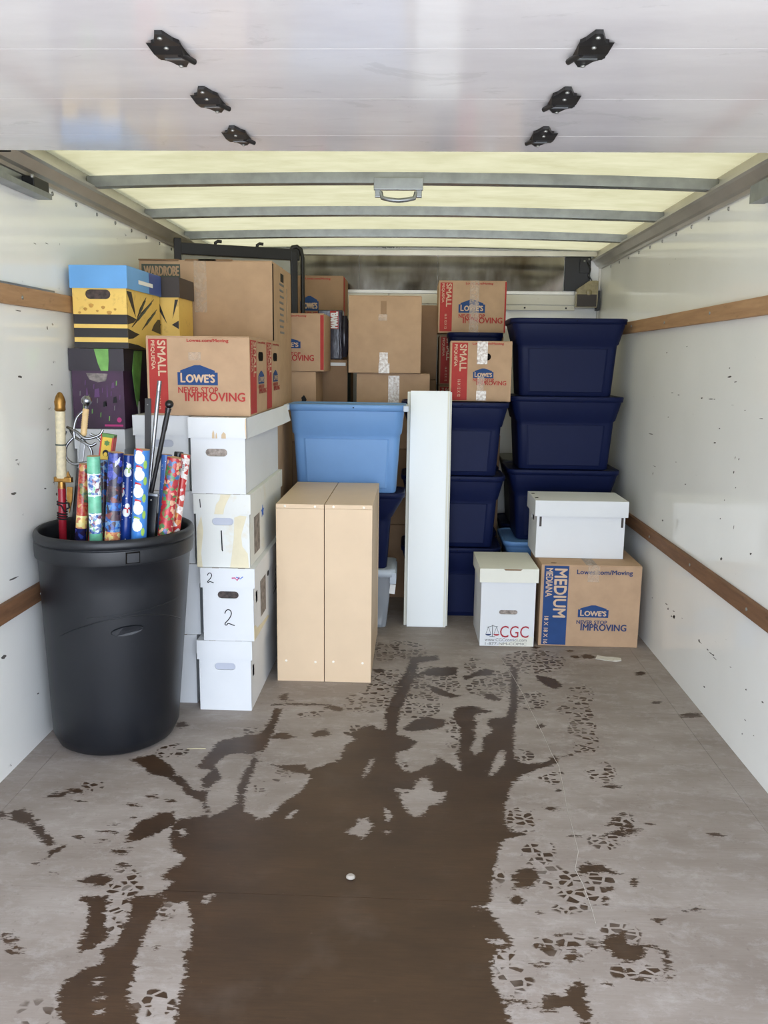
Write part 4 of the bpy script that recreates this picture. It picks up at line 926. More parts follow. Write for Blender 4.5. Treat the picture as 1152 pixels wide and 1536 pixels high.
w, d, h = dims(t); FLd = face('front', w, d, h)
for a, b, e in ((.41, .455, .028), (.47, .50, .02), (.57, .65, .022)): flat(FLd, [(a * w, h - .07), (b * w, h - .07), ((b - .005) * w, h - .07 + e * .7), ((a + b) / 2 * w, h - .07 + e), ((a + .004) * w, h - .07 + e * .6)], 'brown_stain', 'water_stain', t)
flat(FLd, [(.975 * w, h - .03), (.99 * w, h - .07), (.999 * w, h - .07), (.999 * w, h - .002), (.985 * w, h - .002)], 'brown_stain', 'water_stain', t)
# the lid's long right edge has come up and flares out
F = Matrix.Translation((w / 2 + .002, 0, h - .07))
MB().add([(0, -.345, 0), (0, -.345, .07), (.012, -.05, .075), (.02, -.05, .006), (.026, .2, .080), (.04, .2, .012), (.03, .344, .082), (.046, .344, .016)], [(0, 3, 2, 1), (3, 5, 4, 2), (5, 7, 6, 4)], 0, False, F).build('flared_lid_edge', 'white_card', t)
# second column
for k, (lbl, xr) in enumerate((('white comic box on the floor half hidden by the black trash can', -.706), ('white comic box half hidden by the trash can, second from the floor', -.686), ('white comic box half hidden by the trash can rim, third from the floor', -.698), ('white comic box behind the black rods, top of the half hidden column', -.7115))):
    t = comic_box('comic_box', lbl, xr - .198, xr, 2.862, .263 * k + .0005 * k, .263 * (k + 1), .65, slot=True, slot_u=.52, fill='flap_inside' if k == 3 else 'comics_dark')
# third column along the wall under the purple box
for k in range(4):
    comic_box('comic_box', ('white comic box on the floor against the left wall behind the trash can', 'white comic box against the left wall, second from the floor', 'white comic box against the left wall, third from the floor', 'white comic box directly under the purple printed box')[k], -1.135, -.953, 2.905, .2495 * k + .0004 * k, .2495 * (k + 1), .62, slot=False)
def ell_pts(u, v, r): return [(u + r * math.cos(a) * (1.2 + .3 * math.sin(3 * a)), v + r * math.sin(a)) for a in [k * math.pi / 5 for k in range(10)]]
# purple and yellow printed boxes
t = comic_box('printed_box', 'dark purple printed comic box with green streak on its lid against the left wall', -1.138, -.944, 2.90, 1.0, 1.277, .385, 'purple', 'dark_purple', lid=.076, slot=False, notch=False)
w, d, h = dims(t); bw, bd, bh = t['_b']; F = face('front', bw, bd, bh); FLd = face('front', w, d, h)
flat(FLd, [(.47 * w, h - .001), (.73 * w, h - .001), (.73 * w, h - .04), (.71 * w, h - .076), (.58 * w, h - .076), (.53 * w, h - .05)], 'green_print', 'green_streak', t)
flat(F, [(.28 * bw, .90 * bh if 0 else bh - .078), (.70 * bw, bh - .080), (.66 * bw, bh - .105), (.5 * bw, bh - .11), (.34 * bw, bh - .100)], 'pale_pic', 'printed_panel', t)
for k in range(16): flat(F, [(a + (.08 + .055 * k) * bw, b + (.10 + .5 * ((k * 29) % 11) / 11) * bh) for a, b in ((0, 0), (.003, .001), (.0045, .018), (.001, .016))], ('violet_ink', 'grey_ink', 'green_print')[k % 3], 'printed_panel', t)
for a, b, c, e in ((.42, .40, .53, .52), (.58, .28, .66, .36), (.78, .33, .86, .42), (.76, .52, .82, .60), (.66, .40, .69, .58), (.26, .42, .30, .53)):
    flat(F, [(a * bw, b * bh), (c * bw, (b + .01) * bh), ((c - .01) * bw, e * bh), ((a + .015) * bw, (e - .015) * bh)], 'violet_ink' if b > .38 else 'black_ink', 'printed_panel', t)
flat(F, rect(.60 * bw, .03 * bh, .96 * bw, .055 * bh), 'magenta', 'printed_line', t); flat(F, [((.89 + .045 * math.cos(a)) * bw, (.115 + .033 * math.sin(a)) * bh) for a in [k * math.pi / 8 for k in range(16)]], 'magenta', 'round_emblem', t)
F = face('right', w, d, h); flat(F, [(.12, .07), (.15, .10), (.17, .18), (.20, h - .005), (.11, h - .005), (.08, .20), (.10, .12)], 'green_print', 'green_streak', t); flat(F, [(.13, .03), (.15, .05), (.15, .09), (.13, .09)], 'white_ink', 'printed_panel', t)
t = comic_box('printed_box', 'dark printed comic box behind the purple one against the left wall', -1.098, -.914, 3.295, 1.0, 1.277, .22, 'dark_purple', 'dark_purple', lid=.076, slot=False, notch=False)
def spikes(F, L, parent, m='black_print', name='printed_stripe'):
    for q in L: flat(F, q, m, name, parent)
def yellow_box(label, x0, x1, yf, depth, lidm, slot):
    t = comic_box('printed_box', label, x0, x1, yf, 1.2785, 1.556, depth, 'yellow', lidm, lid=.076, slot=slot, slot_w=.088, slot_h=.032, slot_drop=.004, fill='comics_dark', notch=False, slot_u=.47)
    w, d, h = dims(t); bw, bd, bh = t['_b']; return t, face('front', bw, bd, bh), face('right', bw, bd, bh), bw, bd, bh
t, F, R, bw, bd, bh = yellow_box('yellow printed comic box with black bands and sky blue lid, topmost at left', -1.121, -.921, 2.90, .385, 'sky_print', True)
for a, b in ((.30, .42), (.135, .25), (.0, .075)): flat(F, rect(0, a * bh, bw, b * bh), 'black_print', 'printed_band', t)
spikes(R, [[(0, .30 * bh), (.0, .42 * bh), (.05, .40 * bh), (.095, .38 * bh), (.06, .33 * bh)], [(0, .12 * bh), (0, .25 * bh), (.07, .21 * bh), (.12, .19 * bh), (.05, .13 * bh)], [(0, .0), (0, .07 * bh), (.10, .05 * bh), (.2, .0)],
           [(.0, bh - .078), (.05, bh - .078), (.075, bh - .13), (.085, bh - .16), (.05, bh - .13), (.02, bh - .10)],
           [(bd - .11, .26 * bh), (bd, .22 * bh), (bd, .42 * bh), (bd - .03, .42 * bh), (bd - .08, .34 * bh)], [(bd - .05, .0), (bd, .0), (bd, .14 * bh), (bd - .03, .12 * bh)]], t)
for a0, b0, a1, b1, wd in ((.21, bh - .085, .10, bh - .165, .030), (.30, bh - .085, .04, .27 * bh, .034), (.335, bh - .12, .15, .25 * bh, .030)):
    dx, dz = a1 - a0, b1 - b0; P = []; Q = []
    for k in range(9):
        s = k / 8; ww = wd * math.sin(math.pi * min(max(s, .04), .96)) * (.75 + .5 * random.random()) / 2; P.append((a0 + dx * s + ww, b0 + dz * s)); Q.append((a0 + dx * s - ww, b0 + dz * s))
    flat(R, P + Q[::-1], 'black_print', 'torn_slash', t); stroke(R, [((a + c) / 2 + .004, (b + e) / 2) for (a, b), (c, e) in zip(P, Q)][1:7], .008, 'green_ink', t, 'torn_slash', EPS * 1.5)
w, d, h = dims(t)
for k in range(7): flat(F, ell_pts((.12 + .11 * k) * bw, (.44 + .11 * ((k * 37) % 5) / 5) * bh, .004 + .0016 * (k % 3)), 'brown_spot', 'printed_spot', t)
FR = face('right', w, d, h); flat(FR, rect(.62 * d, h - .075, .998 * d, h - .001), 'deep_blue_print', 'lid_print', t); flat(FR, rect(.30 * d, h - .052, .72 * d, h - .038), 'white_ink', 'paper_label', t, off=EPS * 1.8)
t, F, R, bw, bd, bh = yellow_box('yellow printed comic box with dark brown lid behind the blue-lidded one', -1.05, -.853, 3.300, .215, 'brown_print', False)
spikes(F, [[(.44 * bw, bh - .078), (.56 * bw, bh - .078), (.74 * bw, bh - .17)], [(.92 * bw, bh - .078), (.99 * bw, bh - .078), (.86 * bw, bh - .15)], [(.30 * bw, .42 * bh), (.46 * bw, .42 * bh), (.62 * bw, .36 * bh), (.46 * bw, .28 * bh), (.30 * bw, .28 * bh)],
           [(.99 * bw, .30 * bh), (.99 * bw, .42 * bh), (.84 * bw, .36 * bh)], [(.3 * bw, 0), (.99 * bw, 0), (.99 * bw, .10 * bh), (.66 * bw, .13 * bh), (.3 * bw, .16 * bh)]], t)

# lidded white boxes at right
t = comic_box('storage_box', 'plain white lidded storage box standing on the medium moving box', .618, 1.034, 3.715, .3755, .640, .275, 'white_card', lid=.072, slot=False, left_slot=True, inset=.010, slot_w=.08, notch=False)
w, d, h = dims(t); bw, bd, bh = t['_b']; F = face('front', bw, bd, bh)
for u in (.03, .955): flat(F, rect(u * bw, h - .072 - .048, u * bw + .010, h - .075), 'brown_print', 'open_slot', t)
flat(face('left', bw, bd, bh), stadium(.5 * bd, h - .072 - .03, .07, .022), 'dark_gap', 'hand_hole', t, off=-.006)
for v in (.25, .7): flat(face('top', w, d, h), rect(.008, v * d, .022, v * d + .016), 'dark_gap', 'lid_slit', t)
t = comic_box('comic_box', 'white box with red lettering and scales emblem on the floor before navy totes', .364, .622, 3.57, 0, .357, .33, 'white_card', 'cream_card', lid=.062, slot_u=.51, slot_w=.082, slot_h=.02, slot_drop=.128, fill='comics', rz=1.2, inset=.009, notch=False)
w, d, h = dims(t); bw, bd, bh = t['_b']; F = face('front', bw, bd, bh)
letters(F, 'CGC', .37 * bw, .115 * bh, .90 * bw, .27 * bh, 'cgc_red', t, 0, .0)
letters(F, 'www.CGCcomics.com', .09 * bw, .065 * bh, .87 * bw, .105 * bh, 'grey_ink', t, 0, 0); letters(F, '1-877-NM-COMIC', .10 * bw, .015 * bh, .87 * bw, .05 * bh, 'grey_ink', t, 0, 0)
flat(F, [(.36 * bw, 0), (.38 * bw, .04 * bh), (.66 * bw, .07 * bh), (.70 * bw, .13 * bh), (.98 * bw, .13 * bh), (.99 * bw, 0)], 'cream_card', 'water_stain', t, off=EPS * .6)
for cu, s in ((.155, 1), (.305, -1)):
    stroke(F, [(cu * bw, .255 * bh), ((cu - .045) * bw, .16 * bh)], .0015, 'black_ink', t, 'scales_emblem'); stroke(F, [(cu * bw, .255 * bh), ((cu + .045) * bw, .16 * bh)], .0015, 'black_ink', t, 'scales_emblem')
    flat(F, [((cu + .055 * math.cos(a)) * bw, (.158 + .022 * math.sin(a)) * bh) for a in [math.pi + k * math.pi / 8 for k in range(9)]], 'cgc_red' if s < 0 else 'dark_blue_ink', 'scales_emblem', t)
stroke(F, [(.13 * bw, .245 * bh), (.23 * bw, .268 * bh), (.33 * bw, .255 * bh)], .002, 'black_ink', t, 'scales_emblem'); stroke(F, [(.23 * bw, .28 * bh), (.23 * bw, .125 * bh)], .0022, 'black_ink', t, 'scales_emblem'); stroke(F, [(.18 * bw, .125 * bh), (.28 * bw, .125 * bh)], .002, 'black_ink', t, 'scales_emblem')
flat(FLd if 0 else face('front', w, d, h), [(.40 * w, h - .001), (.72 * w, h - .001), (.69 * w, h - .007), (.43 * w, h - .007)], 'cardboard_edge', 'lid_slit', t)

# ------------------------------------------------------------------ plastic totes
def rring(w, d, z, r=.045, n=6):
    P = []
    for cx, cy, a0 in ((w / 2 - r, d / 2 - r, 0), (-w / 2 + r, d / 2 - r, 90), (-w / 2 + r, -d / 2 + r, 180), (w / 2 - r, -d / 2 + r, 270)):
        for k in range(n + 1): a = math.radians(a0 + 90 * k / n); P.append((cx + r * math.cos(a), cy + r * math.sin(a), z))
    return P
def tote(label, x0, x1, yf, z0, h, d, m='navy', rz=0, lid=True, latch=None, group=None, bot=.79, inside=None):
    w = x1 - x0; t = thing('storage_tote', label, 'tote', ((x0 + x1) / 2, yf + d / 2, z0), rz, group)
    q = lambda f: (w * f, d - w * (1 - f) * .62)
    S = [(.0, bot - .02, .02), (.012, bot, .028), (.60, bot + .052, .03), (.66, bot + .058, .03), (.675, bot + .085, .035), (.90, .955, .045), (.925, .962, .045)]
    MB().loft([rring(*q(f), z * h, r) for z, f, r in S]).build('body', m, t)
    fr = MB(); w0, w1 = w * (bot + .004) / 2 * .86, w * (bot + .05) / 2 * .86; y0, y1 = -q(bot)[1] / 2, -q(bot + .05)[1] / 2   # raised centre panel
    fr.add([(-w0, y0 + .004, .04 * h), (w0, y0 + .004, .04 * h), (w1, y1 + .004, .62 * h), (-w1, y1 + .004, .62 * h), (-w0 + .02, y0 - .004, .06 * h), (w0 - .02, y0 - .004, .06 * h), (w1 - .02, y1 - .004, .61 * h), (-w1 + .02, y1 - .004, .61 * h)],
           [(4, 5, 6, 7), (0, 1, 5, 4), (1, 2, 6, 5), (2, 3, 7, 6), (3, 0, 4, 7)]); fr.build('front_panel', m, t)
    L = [(.925, .968, .05), (.93, .99, .055), (.985, 1.0, .055), (.998, .992, .053), (1.0, .965, .05), (.985, .945, .05)]
    MB().loft([rring(w * f, d - w * (1 - f), z * h, r) for z, f, r in L]).build('lid', m, t)
    if latch:
        for s in (-1, 1): MB().box((s * w / 2 - .014, -.05 - d / 2 + .06, .925 * h), (s * w / 2 + .012, d / 2 - .09, .992 * h), bev=.005).build('latch', latch, t)
    MB().sphere((.06 * w, -d / 2 + .001, .965 * h), .004, 0, 6).build('vent_hole', 'dark_gap', t)
    return t
for k, lb in enumerate(('navy tote on the floor, bottom of the stack behind the white shelf boards', 'navy tote, second in the stack behind the white shelf boards', 'navy tote under the small moving box with round hand hole')):
    tote(lb, .010 - .004 * k, .505 + .008 * k, 3.985, .3535 * k, .353, .31)
tote('light blue tote on the floor behind the medium moving box, only its lid corner showing', .525, 1.08, 4.10, 0, .364, .38, 'light_blue')
tote('navy tote directly behind the plain white lidded box', .535, 1.098, 4.14, .3645, .360, .36)
tote('navy tote in the middle of the tall right-hand stack', .533, 1.098, 4.14, .725, .362, .36)
tote('navy tote on top of the tall right-hand stack, level with the wooden rail', .524, 1.094, 4.14, 1.0875, .375, .36, rz=-.5)
for k, (lb, m) in enumerate((('navy tote on the floor at the back between the two stacks', 'navy'), ('navy tote at the back, second from the floor behind the shelf boards', 'navy'), ('navy tote at the back, third up behind the small moving box', 'navy'), ('navy tote at the back right under the farthest small moving box', 'navy'))):
    tote(lb, .232, .520, 4.39, .35 * k, .3495, .285, m)
M['grey_tote'] = mat('grey_plastic', (112, 114, 112), .5, var=.05)
tote('dark grey tote deep in the gap between the two navy stacks', .56, 1.07, 4.60, .36, .36, .36, 'grey_tote')
tote('navy tote on the floor deep in the gap between the two navy stacks', .56, 1.07, 4.60, 0, .3595, .36)
tote('light blue tote with pale latches on top of the stack behind the beige cabinets', -.506, .030, 3.725, .656, .399, .255, 'light_blue', latch='latch_white', bot=.84)
tote('navy tote under the light blue one behind the beige cabinets', -.51, .030, 3.74, .292, .3635, .24, 'navy', bot=.70)
t = thing('clear_bin', 'clear plastic bin with papers on the floor behind the beige cabinets', 'bin', (-.26, 3.90, 0))
mb = MB(); mb.loft([rring(.42, .22, .004, .03), rring(.43, .23, .05, .03), rring(.47, .26, .255, .03)], cap1=False); mb.build('body', 'clear', t)
MB().loft([rring(.48, .27, .255, .03), rring(.50, .28, .258, .03), rring(.50, .28, .287, .03), rring(.46, .25, .291, .03)]).build('lid', 'latch_white', t)
for k in range(4): MB().box((-.18, -.10, .012 + .05 * k), (.19 - .012 * k, .095, .045 + .05 * k), bev=.004).build('paper_bundle', ('white_card', 'comics', 'white_card', 'grey_ink')[k], t)
MB().box((.20, -.12, .20), (.226, -.119, .245), mtx=Matrix.Rotation(.12, 4, 'Y')).build('paper_label', 'white_ink', t)
MB().box((.225, -.135, .222), (.255, .10, .278), bev=.004).build('latch', 'latch_white', t)

# ------------------------------------------------------------------ beige cabinets and white shelf boards
def cabinet(x0, x1, label):
    w, d, h = x1 - x0, .595, .708; t = thing('cabinet', label, 'cabinet', ((x0 + x1) / 2, 3.105 + d / 2, 0)); k = .016
    MB().box((-w / 2, -d / 2, 0), (w / 2, -d / 2 + k, h - k - .0006), bev=.0008).build('end_panel', 'beige_board', t)
    MB().box((-w / 2, -d / 2, h - k), (w / 2, d / 2, h), bev=.0008).build('top_panel', 'beige_board', t)
    MB().box((-w / 2, d / 2 - k, 0), (w / 2, d / 2, h - k - .0006), bev=.0008).build('end_panel', 'beige_board', t)
    MB().box((w / 2 - .010, -d / 2 + k + .0006, .002), (w / 2 - .002, d / 2 - k - .0006, h - k - .0006)).build('back_panel', 'beige_board', t)
    MB().box((-w / 2, -d / 2 + k + .0006, .05), (w / 2 - .0105, d / 2 - k - .0006, .066)).build('shelf', 'beige_board', t)
    MB().box((-w / 2, -d / 2 + k + .0006, .36), (w / 2 - .0105, d / 2 - k - .0006, .376)).build('shelf', 'beige_board', t)
    c0 = None
    for u, v in ((-.057, .083), (.058, .080), (-.057, .700), (.058, .699)):
        if c0 is None: c0 = MB().lathe([(.005, 0), (.0045, .0012), (.002, .0016)], 12, cap1=True).build('screw_cap', 'cap_white', t); c0.location = (u, -d / 2, v); c0.rotation_euler = (math.pi / 2, 0, 0)
        else: share(c0, 'screw_cap', (u, -d / 2, v), t, (math.pi / 2, 0, 0))
cabinet(-.454, -.2705, 'left of the two tall beige laminate cabinets standing side by side')
cabinet(-.2675, -.086, 'right of the two tall beige laminate cabinets, before the light blue tote')
for k, (x0, x1, yb, zt, l) in enumerate(((.047, .2325, 3.822, 1.118, 'front white shelf board leaning upright against the navy totes'), (.033, .241, 3.8435, 1.112, 'rear white shelf board whose edges show around the front one'))):
    a = math.radians(6.2 if k == 0 else 6.2); o = thing('shelf_board', l, 'board', ((x0 + x1) / 2, yb, .0015), rot=(-a, 0, 0)); w = x1 - x0
    MB().box((-w / 2, 0, 0), (w / 2, .017, zt), bev=.0012).build('board_panel', 'shelf_white', o)
    MB().box((-w / 2 + (.0 if k else .174), -.0012, .002), (w / 2 - (0 if k else .0035), -.0003, zt - .002)).build('edge_band', 'cream_card', o)
# ------------------------------------------------------------------ black frame high at the back
t = thing('black_frame', 'black metal frame with hooks above the wardrobe carton, reaching near the roof', 'frame', (-1.085, 4.125, 1.4715), rz=22)
L = .60; Hh = .345
MB().box((0, -.012, Hh - .075), (L, .012, Hh - .02), bev=.004).build('top_rail', 'black_metal', t)
MB().box((-.018, -.014, 0), (.016, .014, Hh), bev=.004).build('post', 'black_metal', t)
MB().box((L - .046, -.014, 0), (L - .012, .014, Hh - .03), bev=.004).build('post', 'black_metal', t)
MB().tube([(L - .045, 0, Hh - .03), (L - .035, -.002, Hh - .012), (L - .015, -.006, Hh - .008), (L + .004, -.012, Hh - .022), (L + .012, -.016, Hh - .06), (L + .012, -.016, 0)], .011, 8).build('curved_end', 'black_metal', t)
for x in (.18, .385): MB().tube([(x, 0, Hh - .03), (x, -.002, Hh - .012), (x + .012, -.004, Hh - .004), (x + .03, -.004, Hh - .006)], .008, 8).build('hook', 'black_metal', t)
MB().box((.02, -.003, .002), (L - .048, .003, Hh - .078)).build('frosted_panel', 'gpanel', t)
carton('carton', 'brown carton behind the wardrobe carton holding up the black frame', -1.10, -.775, 4.10, 1.0, 1.470, .33, 'cardboard_dark')
carton('carton', 'brown carton behind the wardrobe carton, middle of the left wall stack', -1.10, -.785, 4.10, .5, .999, .33, 'cardboard_dark')
carton('carton', 'brown carton on the floor behind the wardrobe carton at the left wall', -1.10, -.79, 4.10, 0, .499, .33, 'cardboard_dark')
# ------------------------------------------------------------------ trash can
CB, CT, CH = (-.914, 2.600), (-.890, 2.602), .715           # bottom and rim centres: the soft can bulges towards the room
def can_c(z): s = max(0, min(1, z / CH)); return ((CT[0] - CB[0]) * s, (CT[1] - CB[1]) * s)
t = thing('trash_can', 'large black plastic trash can holding swords and wrapping paper', 'trash can', (CB[0], CB[1], 0))
can_r = lambda z: .199 + .037 * (z / .64)
pr = [(.150, .0), (.170, .003), (.186, .014), (.195, .034)] + [(can_r(z), z) for z in (.05, .15, .25, .35, .45, .55, .632)] + [(.236, .6325), (.2435, .634), (.2445, .637), (.245, .645), (.2465, .672), (.2455, .679), (.2455, .680), (.2400, .681), (.2400, .6845), (.2460, .686), (.2475, .695), (.247, .705), (.243, .712), (.238, .715), (.232, .712), (.229, .70), (.226, .66), (.200, .10), (.188, .03), (.10, .022)]
MB().lathe(pr, 64, centre=can_c, cap0=True, cap1=True).build('body', 'black_plastic', t)
def on_can(ang, z, out=.0):
    c = can_c(z); r = can_r(z) + out; a = math.radians(ang); return (c[0] + r * math.cos(a), c[1] + r * math.sin(a), z)
mb = MB(); r0 = .2465
for a0, a1, z0, z1, o0, o1, nm in ((-63.6, -53.9, .643, .677, .003, .0015, 'tab_frame'), (-62.8, -54.7, .646, .674, .006, .004, 'rim_tab')):
    b = MB(); n = 5; A = [a0 + (a1 - a0) * i / n for i in range(n + 1)]
    def q(a, z, o): c = can_c(z); return (c[0] + (.2455 + o) * math.cos(math.radians(a)), c[1] + (.2455 + o) * math.sin(math.radians(a)), z)
    vs = [q(a, z, o) for a in A for z, o in ((z0, -.002), (z0, o0), (z1, o0), (z1, -.002))]
    b.add(vs, [(4 * i + k, 4 * i + 4 + k, 4 * i + 4 + (k + 1) % 4, 4 * i + (k + 1) % 4) for i in range(n) for k in range(4)] + [(3, 2, 1, 0), (4 * n, 4 * n + 1, 4 * n + 2, 4 * n + 3)])
    b.build(nm, 'dark_gap' if nm == 'tab_frame' else 'tab_grey', t)
def ridge(fn, a0, a1, n=30, r=.0022, name='moulded_ridge'):
    MB().tube([on_can(a0 + (a1 - a0) * i / n, fn(i / n), .0002) for i in range(n + 1)], r, 5).build(name, 'black_plastic', t)
ridge(lambda s: .40 + .082 * math.sin(math.pi * (.06 + .84 * s)) - .008, -118, -8)
ridge(lambda s: .475 + .022 * s, -92, -15, r=.0016)
# raised oval with the maker's word
ov = [(.046 * math.cos(k * math.pi / 12), .0145 * math.sin(k * math.pi / 12)) for k in range(24)]
def oval_pt(u, v, o=.0): 
    z = .428 + v + u * .06; return on_can(-62 + math.degrees(u / can_r(.44)), z, .004 + o)
MB().add([oval_pt(u, v, .0012) for u, v in ov] + [oval_pt(u * 1.06, v * 1.14, -.003) for u, v in ov], [list(range(24))] + [(i, 24 + i, 24 + (i + 1) % 24, (i + 1) % 24) for i in range(24)]).build('oval_badge', 'black_plastic', t)
v, f = text_mesh('Rubbermaid', .01); lo, hi = v.min(0), v.max(0); q = (v - lo) / (hi - lo)
MB().add([oval_pt((a - .5) * .066, (b - .45) * .012, .0022) for a, b in q], f).build('moulded_lettering', 'tab_grey', t)

# ------------------------------------------------------------------ things standing in the can
def lean(top, low, zb=.035):
    """frame of a long thing: origin at its foot in the can, z up along the thing; returns Empty placement and length to top"""
    a, b = Vector(top), Vector(low); d = (a - b).normalized(); foot = b - d * ((b.z - zb) / d.z)
    x = (Vector((1, 0, 0)) - d * d.x).normalized(); y = d.cross(x)
    return foot, Matrix((x, y, d)).transposed().to_euler(), (a - foot).length
def standing(name, label, cat, top, low, zb=.035, group=None):
    p, r, L = lean(top, low, zb); return thing(name, label, cat, p, rot=r, group=group), L
# fantasy sword: gold pommel, cream grip, red scabbard
t, L = standing('ornamental_sword', 'ornamental sword with gold pommel, cream grip and red scabbard in the trash can', 'sword', (-1.047, 2.60, 1.138), (-1.062, 2.60, .70), .06)
MB().lathe([(.010, L - .062), (.017, L - .056), (.016, L - .045), (.0175, L - .03), (.013, L - .014), (.007, L - .003), (.002, L)], 14, cap0=True, cap1=True).build('pommel', 'gold', t)
MB().lathe([(.0155, L - .272), (.0165, L - .26), (.0145, L - .24), (.0155, L - .22), (.0145, L - .20), (.0155, L - .18), (.0145, L - .165), (.015, L - .08), (.0158, L - .06)], 14, cap0=True, cap1=True).build('grip', 'cream_wrap', t)
MB().lathe([(.0165, L - .168), (.0165, L - .163)], 14, cap0=True, cap1=True).build('grip_band', 'green_ink', t)
MB().box((-.022, -.010, L - .285), (.034, .010, L - .268), bev=.003).lathe([(.013, L - .305), (.011, L - .284)], 12, cap0=True).build('guard', 'gold', t)
MB().add([(.018, -.004, L - .30), (.036, -.004, L - .30), (.034, -.004, L - .34), (.024, -.004, L - .385), (.016, -.004, L - .33), (.018, .002, L - .30), (.036, .002, L - .30), (.034, .002, L - .34), (.024, .002, L - .385), (.016, .002, L - .33)], [(0, 1, 2, 3, 4)[::-1], (5, 6, 7, 8, 9), (0, 5, 6, 1)[::1], (1, 6, 7, 2), (2, 7, 8, 3), (3, 8, 9, 4), (4, 9, 5, 0)]).build('leaf_blade', 'gold', t)
MB().add([(.012, 0, L - .272), (.036, 0, L - .285), (.020, 0, L - .25), (.012, .006, L - .272), (.036, .006, L - .285), (.020, .006, L - .25)], [(0, 1, 2), (5, 4, 3), (0, 3, 4, 1), (1, 4, 5, 2), (2, 5, 3, 0)]).build('guard_leaf', 'gold', t)
MB().lathe([(.009, 0), (.0115, .02), (.0125, L - .30)], 14, cap0=True, cap1=True).build('scabbard', 'red_lacquer', t)
MB().tube([(.0150 * math.cos(k * .7), .0150 * math.sin(k * .7), L - .345 - .0009 * k - (.02 if k > 16 else 0)) for k in range(46)], .0026, 5).build('cord', 'cord', t)
MB().tube([(.013, -.006, L - .35), (.024, -.008, L - .352), (.026, -.008, L - .366), (.015, -.006, L - .372)], .003, 5).build('cord_loop', 'cord', t)
# rapier
t, L = standing('rapier', 'rapier with swept steel hilt and ball pommel in black scabbard in the trash can', 'sword', (-.968, 2.62, 1.128), (-1.030, 2.62, .70), .36)
MB().sphere((0, 0, L - .017), .017, 0, 16).lathe([(.006, L - .045), (.008, L - .033)], 12, cap0=True).build('pommel', 'steel', t)
MB().lathe([(.0085, L - .128)] + [(.0092 + .0012 * (k % 2), L - .125 + .08 * k / 22) for k in range(23)] + [(.007, L - .042)], 12, cap0=True, cap1=True).build('grip', 'tan_grip', t)
for pts in ([(0, 0, L - .045), (-.022, -.004, L - .07), (-.03, -.006, L - .105), (-.026, -.006, L - .14)], [(-.05, .01, L - .115), (-.03, .0, L - .135), (0, -.012, L - .145), (.03, -.012, L - .155), (.045, -.008, L - .145)],
            [(-.055, .0, L - .11), (-.02, -.01, L - .118), (.012, -.012, L - .135), (.05, -.004, L - .12), (.06, 0, L - .10)], [(-.03, -.006, L - .14), (-.048, -.01, L - .17), (-.046, -.01, L - .205), (-.02, -.012, L - .222), (.012, -.01, L - .215)],
            [(.0, -.01, L - .14), (.03, -.01, L - .165), (.036, -.008, L - .20), (.012, -.01, L - .215)], [(.02, 0, L - .12), (.05, .01, L - .135), (.066, .008, L - .165), (.056, .004, L - .19)], [(-.06, .006, L - .125), (-.068, .004, L - .16), (-.058, 0, L - .20), (-.045, -.008, L - .21)]):
    q = [Vector(p) for p in pts]; s = []
    for i in range(len(q) - 1):
        for k in range(5):
            a, b, c, e = q[max(i - 1, 0)], q[i], q[i + 1], q[min(i + 2, len(q) - 1)]; u = k / 5
            s.append(.5 * (2 * b + (c - a) * u + (2 * a - 5 * b + 4 * c - e) * u * u + (3 * b - a - 3 * c + e) * u ** 3))
    MB().tube(s + [q[-1]], .0046, 7).build('guard_bar', 'steel', t)
MB().box((-.008, -.003, L - .245), (.008, .003, L - .128), bev=.0015).build('blade', 'steel', t)
MB().loft([[(-.0105, -.006, z), (.0105, -.006, z), (.0105, .006, z), (-.0105, .006, z)] for z in (0, L - .235)], smooth=False).build('scabbard', 'black_gloss', t)
# wrapping paper rolls
def roll(label, top, low, r, bands, pattern=None, name='wrapping_paper_roll', zb=.20, core=True):
    t, L = standing(name, label, 'wrapping paper', top, low, zb, 'wrapping paper rolls in the trash can')
    for k, (a, b, m) in enumerate(bands): MB().lathe([(r, max(0, L - b)), (r, L - a)], 24, cap0=True, cap1=(k > 0 or not core)).build('paper_sleeve', m, t)
    if core:
        MB().lathe([(r, L), (r * .82, L), (r * .80, L - .012)], 20, cap1=True).build('cardboard_core', 'card_core', t)
    return t, L
def patch(t, r, a, z, poly, m, o=.0005, name='printed_shape'):
    """flat print wrapped round the roll; poly in metres (along, up), a = bearing of its centre"""
    poly = list(poly); vs = [(sum(p[0] for p in poly) / len(poly), sum(p[1] for p in poly) / len(poly))] + poly; c = vs[0]; n = len(poly); K = 5
    uv = [c] + [(c[0] + (u - c[0]) * k / K, c[1] + (v - c[1]) * k / K) for k in range(1, K + 1) for u, v in poly]
    P = [((r + o) * math.cos(math.radians(a) + u / r), (r + o) * math.sin(math.radians(a) + u / r), z + v) for u, v in uv]
    MB().add(P, [(0, i + 1, (i + 1) % n + 1) for i in range(n)] + [(1 + k * n + i, 1 + (k + 1) * n + i, 1 + (k + 1) * n + (i + 1) % n, 1 + k * n + (i + 1) % n) for k in range(K - 1) for i in range(n)]).build(name, m, t)
def ell(rx, ry, n=14): return [(rx * math.cos(2 * math.pi * k / n), ry * math.sin(2 * math.pi * k / n)) for k in range(n)]
roll('roll of red wrapping paper with dark pictures behind the mint green one', (-.938, 2.50, .925), (-.962, 2.50, .71), .0170, [(0, .055, 'paper_red'), (.055, .16, 'paper_red'), (.16, .20, 'paper_cream'), (.20, 1, 'paper_dark')])
